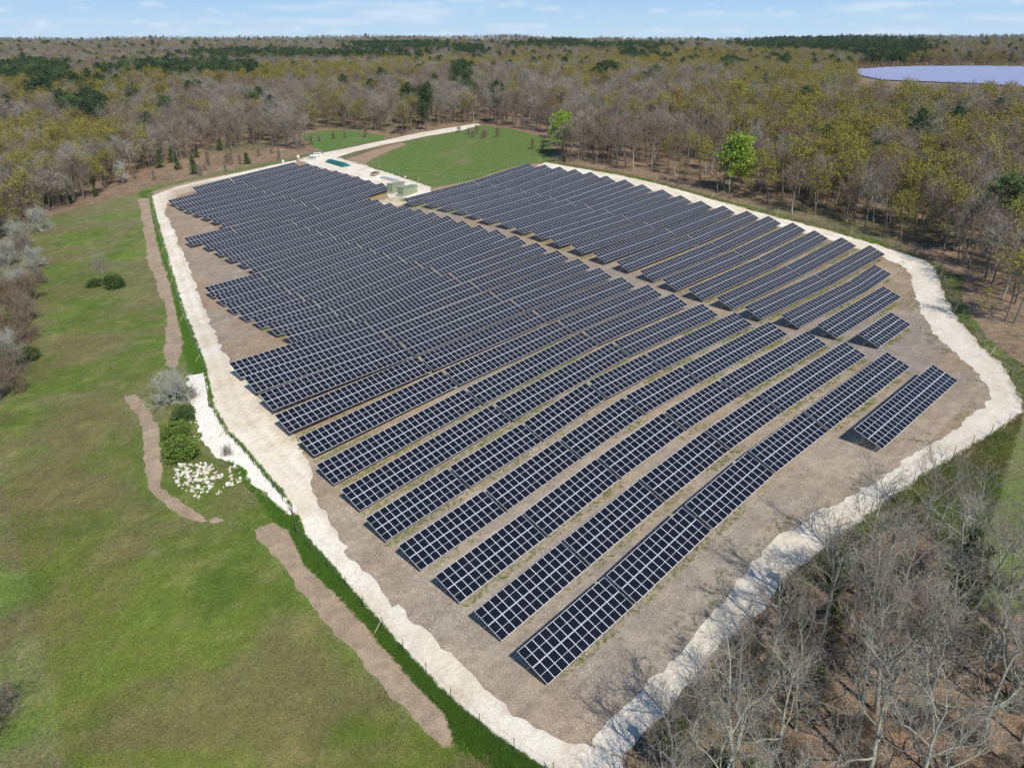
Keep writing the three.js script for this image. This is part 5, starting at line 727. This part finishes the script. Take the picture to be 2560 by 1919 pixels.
// ---------- boulders and rubble on the western bank ----------
const rockGeo = [0, 1, 2, 3].map((v) => { const g = new THREE.IcosahedronGeometry(0.5, 1), p = g.attributes.position; for (let i = 0; i < p.count; i++) { const x = p.getX(i), y = p.getY(i), z = p.getZ(i), k = 0.7 + 0.6 * vn(x * 3 + v * 7 + 20, y * 3 + z * 2 + 20, 230); p.setXYZ(i, x * k, y * k * 0.7, z * k); } g.computeVertexNormals(); return g; });
const ROCKS = [mat([0.60, 0.56, 0.46], 0.95), mat([0.52, 0.46, 0.35], 0.95), mat([0.64, 0.61, 0.53], 0.95)];
{
  const R = rng(31), zone = poly([[372, 1010], [400, 998], [440, 1000], [470, 1005], [480, 1030], [455, 1060], [430, 1078], [400, 1065], [375, 1040]]), b = box(zone), g = thing('rubble_heap', 'heap of white limestone boulders beside the round green bush', 'rubble heap'), c = at(425, 1040), o = W3(c); g.position.copy(o);
  for (let i = 0; i < 260; i++) { const x = lerp(b[0], b[1], R()), z = lerp(b[2], b[3], R()); if (sd(zone, x, z) < 0) continue; const m = part('boulder', rockGeo[i % 4], ROCKS[i % 3], g), s = 0.22 + 0.75 * R() * R(); m.position.copy(V(x, z, 0.06 + s * 0.12)).sub(o); m.scale.setScalar(s); m.rotation.set(R() * 6, R() * 6, R() * 6); }
  add(g);
  const z2 = poly([[500, 1005], [535, 1020], [520, 1040], [480, 1065], [455, 1075], [480, 1045]]), b2 = box(z2), g2 = thing('rubble_heap', 'thin line of white stones in the grass below the fence', 'rubble heap'), o2 = W3(at(505, 1040)); g2.position.copy(o2);
  for (let i = 0; i < 60; i++) { const x = lerp(b2[0], b2[1], R()), z = lerp(b2[2], b2[3], R()); if (sd(z2, x, z) < 0) continue; const m = part('boulder', rockGeo[i % 4], ROCKS[i % 3], g2), s = 0.2 + 0.6 * R() * R(); m.position.copy(V(x, z, 0.05 + s * 0.12)).sub(o2); m.scale.setScalar(s); m.rotation.set(R() * 6, R() * 6, R() * 6); }
  add(g2);
}
function scatter(name, geo, material, list) { const im = new THREE.InstancedMesh(geo, material, list.length), q = new THREE.Quaternion(), e = new THREE.Euler(), m = new THREE.Matrix4(); list.forEach(([x, z, up, s, a, b, c, col], i) => { e.set(a, b, c); m.compose(V(x, z, up), q.setFromEuler(e), Array.isArray(s) ? new THREE.Vector3(...s) : new THREE.Vector3(s, s, s)); im.setMatrixAt(i, m); if (col) im.setColorAt(i, col); }); im.name = numbered(name); im.userData.kind = 'stuff'; im.castShadow = im.receiveShadow = true; scene.add(im); return im; }
{
  const R = rng(33), S = [], b = box(BANK);
  for (let i = 0; i < 2600; i++) { const x = lerp(b[0], b[1], R()), z = lerp(b[2], b[3], R()), d = sd(BANK, x, z); if (d < -1.2 || (d < 0 && R() < 0.5)) continue; const s = 0.12 + 0.35 * R() * R(); S.push([x, z, 0.1, s, R() * 6, R() * 6, R() * 6, rgb(0.85 + 0.3 * R(), 0.85 + 0.25 * R(), 0.85 + 0.2 * R())]); }
  scatter('limestone_rubble', rockGeo[1], ROCKS[0], S);
  const G = [], y = box(YARD);
  for (let i = 0; i < 150000 && G.length < 26000; i++) { const x = lerp(y[0], y[1], R()), z = lerp(y[2], Math.min(y[3], 190), Math.pow(R(), 1.5)); if (sd(YARD, x, z) < 0.5) continue; const k = 0.9 + 0.5 * R(); if (fbm(x / 6, z / 6, 3, 240) < 0.38 + 0.25 * R()) continue; G.push([x, z, 0.06, 0.05 + 0.11 * R() * R(), R() * 6, R() * 6, R() * 6, rgb(k, k * 0.95, k * 0.86)]); }
  scatter('loose_stones', new THREE.IcosahedronGeometry(0.5, 0), mat([0.55, 0.5, 0.42], 1), G);
}
// ---------- grass: tufts in the meadow, on the verges and along the drip edges of the tables ----------
{
  const tuft = (seed, n, h, w) => { const R = rng(seed), B = new Buf(); for (let i = 0; i < n; i++) { const a = R() * 6.28, r = R() * w; blade(B, R, [Math.cos(a) * r, -0.02, Math.sin(a) * r], norm([Math.cos(a) * 0.5 * R(), 1, Math.sin(a) * 0.5 * R()]), h * (0.5 + 0.7 * R()), 0.06); } return B.geo(); };
  const gm = leafMat([0.16, 0.25, 0.03]), R = rng(35), A = [], b = box(WEST_MEADOW), col = (x, z) => { const c = meadowColor(x, z), k = 0.8 + 0.5 * R(); return rgb(c[0] / 0.16 * k, c[1] / 0.25 * k, c[2] / 0.03 * k * 0.9); };
  for (let i = 0; i < 200000 && A.length < 45000; i++) { const z = 38 + 200 * Math.pow(R(), 1.8), x = lerp(-0.72 * z - 5, 12, R()); if (sd(WEST_MEADOW, x, z) < 0.6 || STRIPS.some((s) => sd(s, x, z) > -0.2) || sd(BANK, x, z) > -0.5) continue; A.push([x, z, 0.02, [1 + R(), 0.5 + 0.8 * R() * R(), 1 + R()], 0, R() * 6, 0, col(x, z)]); }
  scatter('meadow_grass', tuft(1, 16, 0.2, 0.34), gm, A);
  const D = [], strip = FW.slice(12);   // the lusher strip inside the near fence, and round the rubble
  for (let i = 0; i < 90000 && D.length < 9000; i++) { const j = Math.floor(R() * (FW.length - 1)), t = R(), o = (R() - 0.5) * 4.2, x = lerp(FW[j][0], FW[j + 1][0], t) + o, z = lerp(FW[j][1], FW[j + 1][1], t) + (R() - 0.5) * 3.4; if (TRACKS.some((s) => sd(s, x, z) > 0.2) || STRIPS.some((s) => sd(s, x, z) > 0) || sd(BANK, x, z) > -0.2) continue; const k = 0.6 + 0.5 * R(); D.push([x, z, 0.02, [1, 1.2 + 1.2 * R(), 1], 0, R() * 6, 0, rgb(0.6 * k, 0.85 * k, 0.5 * k)]); }
  scatter('fence_grass', tuft(2, 18, 0.26, 0.3), gm, D);
  const E = [];
  for (const [ax, az, bx, bz] of lowEdges) { const L = Math.hypot(bx - ax, bz - az), n = Math.floor(L * 9); for (let i = 0; i < n; i++) { const t = R(), off = (R() - 0.35) * 1.0, x = lerp(ax, bx, t) + uz * off, z = lerp(az, bz, t) - ux * off, w = fbm(x / 9, z / 9, 3, 250), far = rowOf(x, z) > 4 ? 0.06 : 0; if (R() > clamp((w - 0.47 + far) * 5)) continue; const k = 0.7 + 0.6 * R(); E.push([x, z, 0.03, [1, 0.7 + 0.8 * R(), 1], 0, R() * 6, 0, rgb(1.1 * k, k, 0.8 * k)]); } }
  for (let i = 0; i < 30000; i++) { const d = 1.5 + 4 * R(), [x, z] = [lerp(-10, 110, R()), lerp(55, 175, R())], q = sd(TRACKS[1], x, z); if (q > -0.1 || q < -2.6 || sd(YARD, x, z) < 3) continue; if (fbm(x / 5, z / 5, 3, 260) < 0.53) continue; E.push([x, z, 0.03, [1, 0.7 + 0.6 * R(), 1], 0, R() * 6, 0, rgb(0.9, 0.85, 0.7)]); }
  scatter('drip_line_grass', tuft(3, 14, 0.2, 0.26), gm, E);
  const F = [];
  VERGES.slice(0, 2).forEach((v) => { const q = box(v); for (let i = 0; i < 60000 && F.length < 14000; i++) { const x = lerp(q[0], q[1], R()), z = lerp(q[2], q[3], R()); if (sd(v, x, z) < 0 || Math.abs(x) > z * 0.75) continue; F.push([x, z, 0.02, [1.2, 0.7 + 0.7 * R(), 1.2], 0, R() * 6, 0, col(x + 300, z)]); } });
  scatter('verge_grass', tuft(4, 16, 0.22, 0.34), gm, F);
}
// ---------- the older solar farm on the plateau beyond the wood ----------
{
  const blue = new THREE.MeshPhysicalMaterial({ color: rgb(0.26, 0.29, 0.42), roughness: 0.35 }), b = box(FARM), n = Math.floor((b[3] - b[2]) / 8.5);
  let c = 0;
  for (let i = 0; i < n && c < 60; i++) { const z = b[2] + i * 8.5; let x0 = 1e9, x1 = -1e9; for (let x = b[0]; x < b[1]; x += 4) if (sd(FARM, x, z) > 2) { x0 = Math.min(x0, x); x1 = Math.max(x1, x); } if (x1 - x0 < 12) continue; c++;
    const g = thing('distant_solar_row', 'long blue-grey row of the older solar farm beyond the eastern wood', 'solar row', 'rows of the older solar farm'), N = 14, P = [], I = []; const xm = (x0 + x1) / 2, y0 = groundY(xm, z); g.position.set(xm, y0, -z);
    const P3 = (x, dz, up) => [x - xm, groundY(x, z + dz) - y0 + up, -dz];
    for (let k = 0; k <= N; k++) { const x = lerp(x0, x1, k / N); P.push(...P3(x, -3.2, 0.8), ...P3(x, 3.2, 3.2), ...P3(x, -3.2, 0.74), ...P3(x, 3.2, 3.14)); }
    for (let k = 0; k < N; k++) { const a = k * 4, d = a + 4; I.push(a, d, d + 1, a, d + 1, a + 1, a + 2, a + 3, d + 3, a + 2, d + 3, d + 2, a + 1, d + 1, d + 3, a + 1, d + 3, a + 3, a, a + 2, d + 2, a, d + 2, d); }
    const geo = new THREE.BufferGeometry(); geo.setAttribute('position', new THREE.Float32BufferAttribute(P, 3)); geo.setIndex(I); const flat = geo.toNonIndexed(); flat.computeVertexNormals(); part('panel_surface', flat, blue, g);
    for (let k = 0; k < N; k += 2) { const x = lerp(x0 + 3, x1 - 3, k / N), p = P3(x, 1.2, -0.5); part('post', new THREE.BoxGeometry(0.12, 2.9, 0.12), M.steel, g).position.set(p[0], p[1] + 1.4, p[2]); }
    add(g);
  }
}

renderer.render(scene, camera);
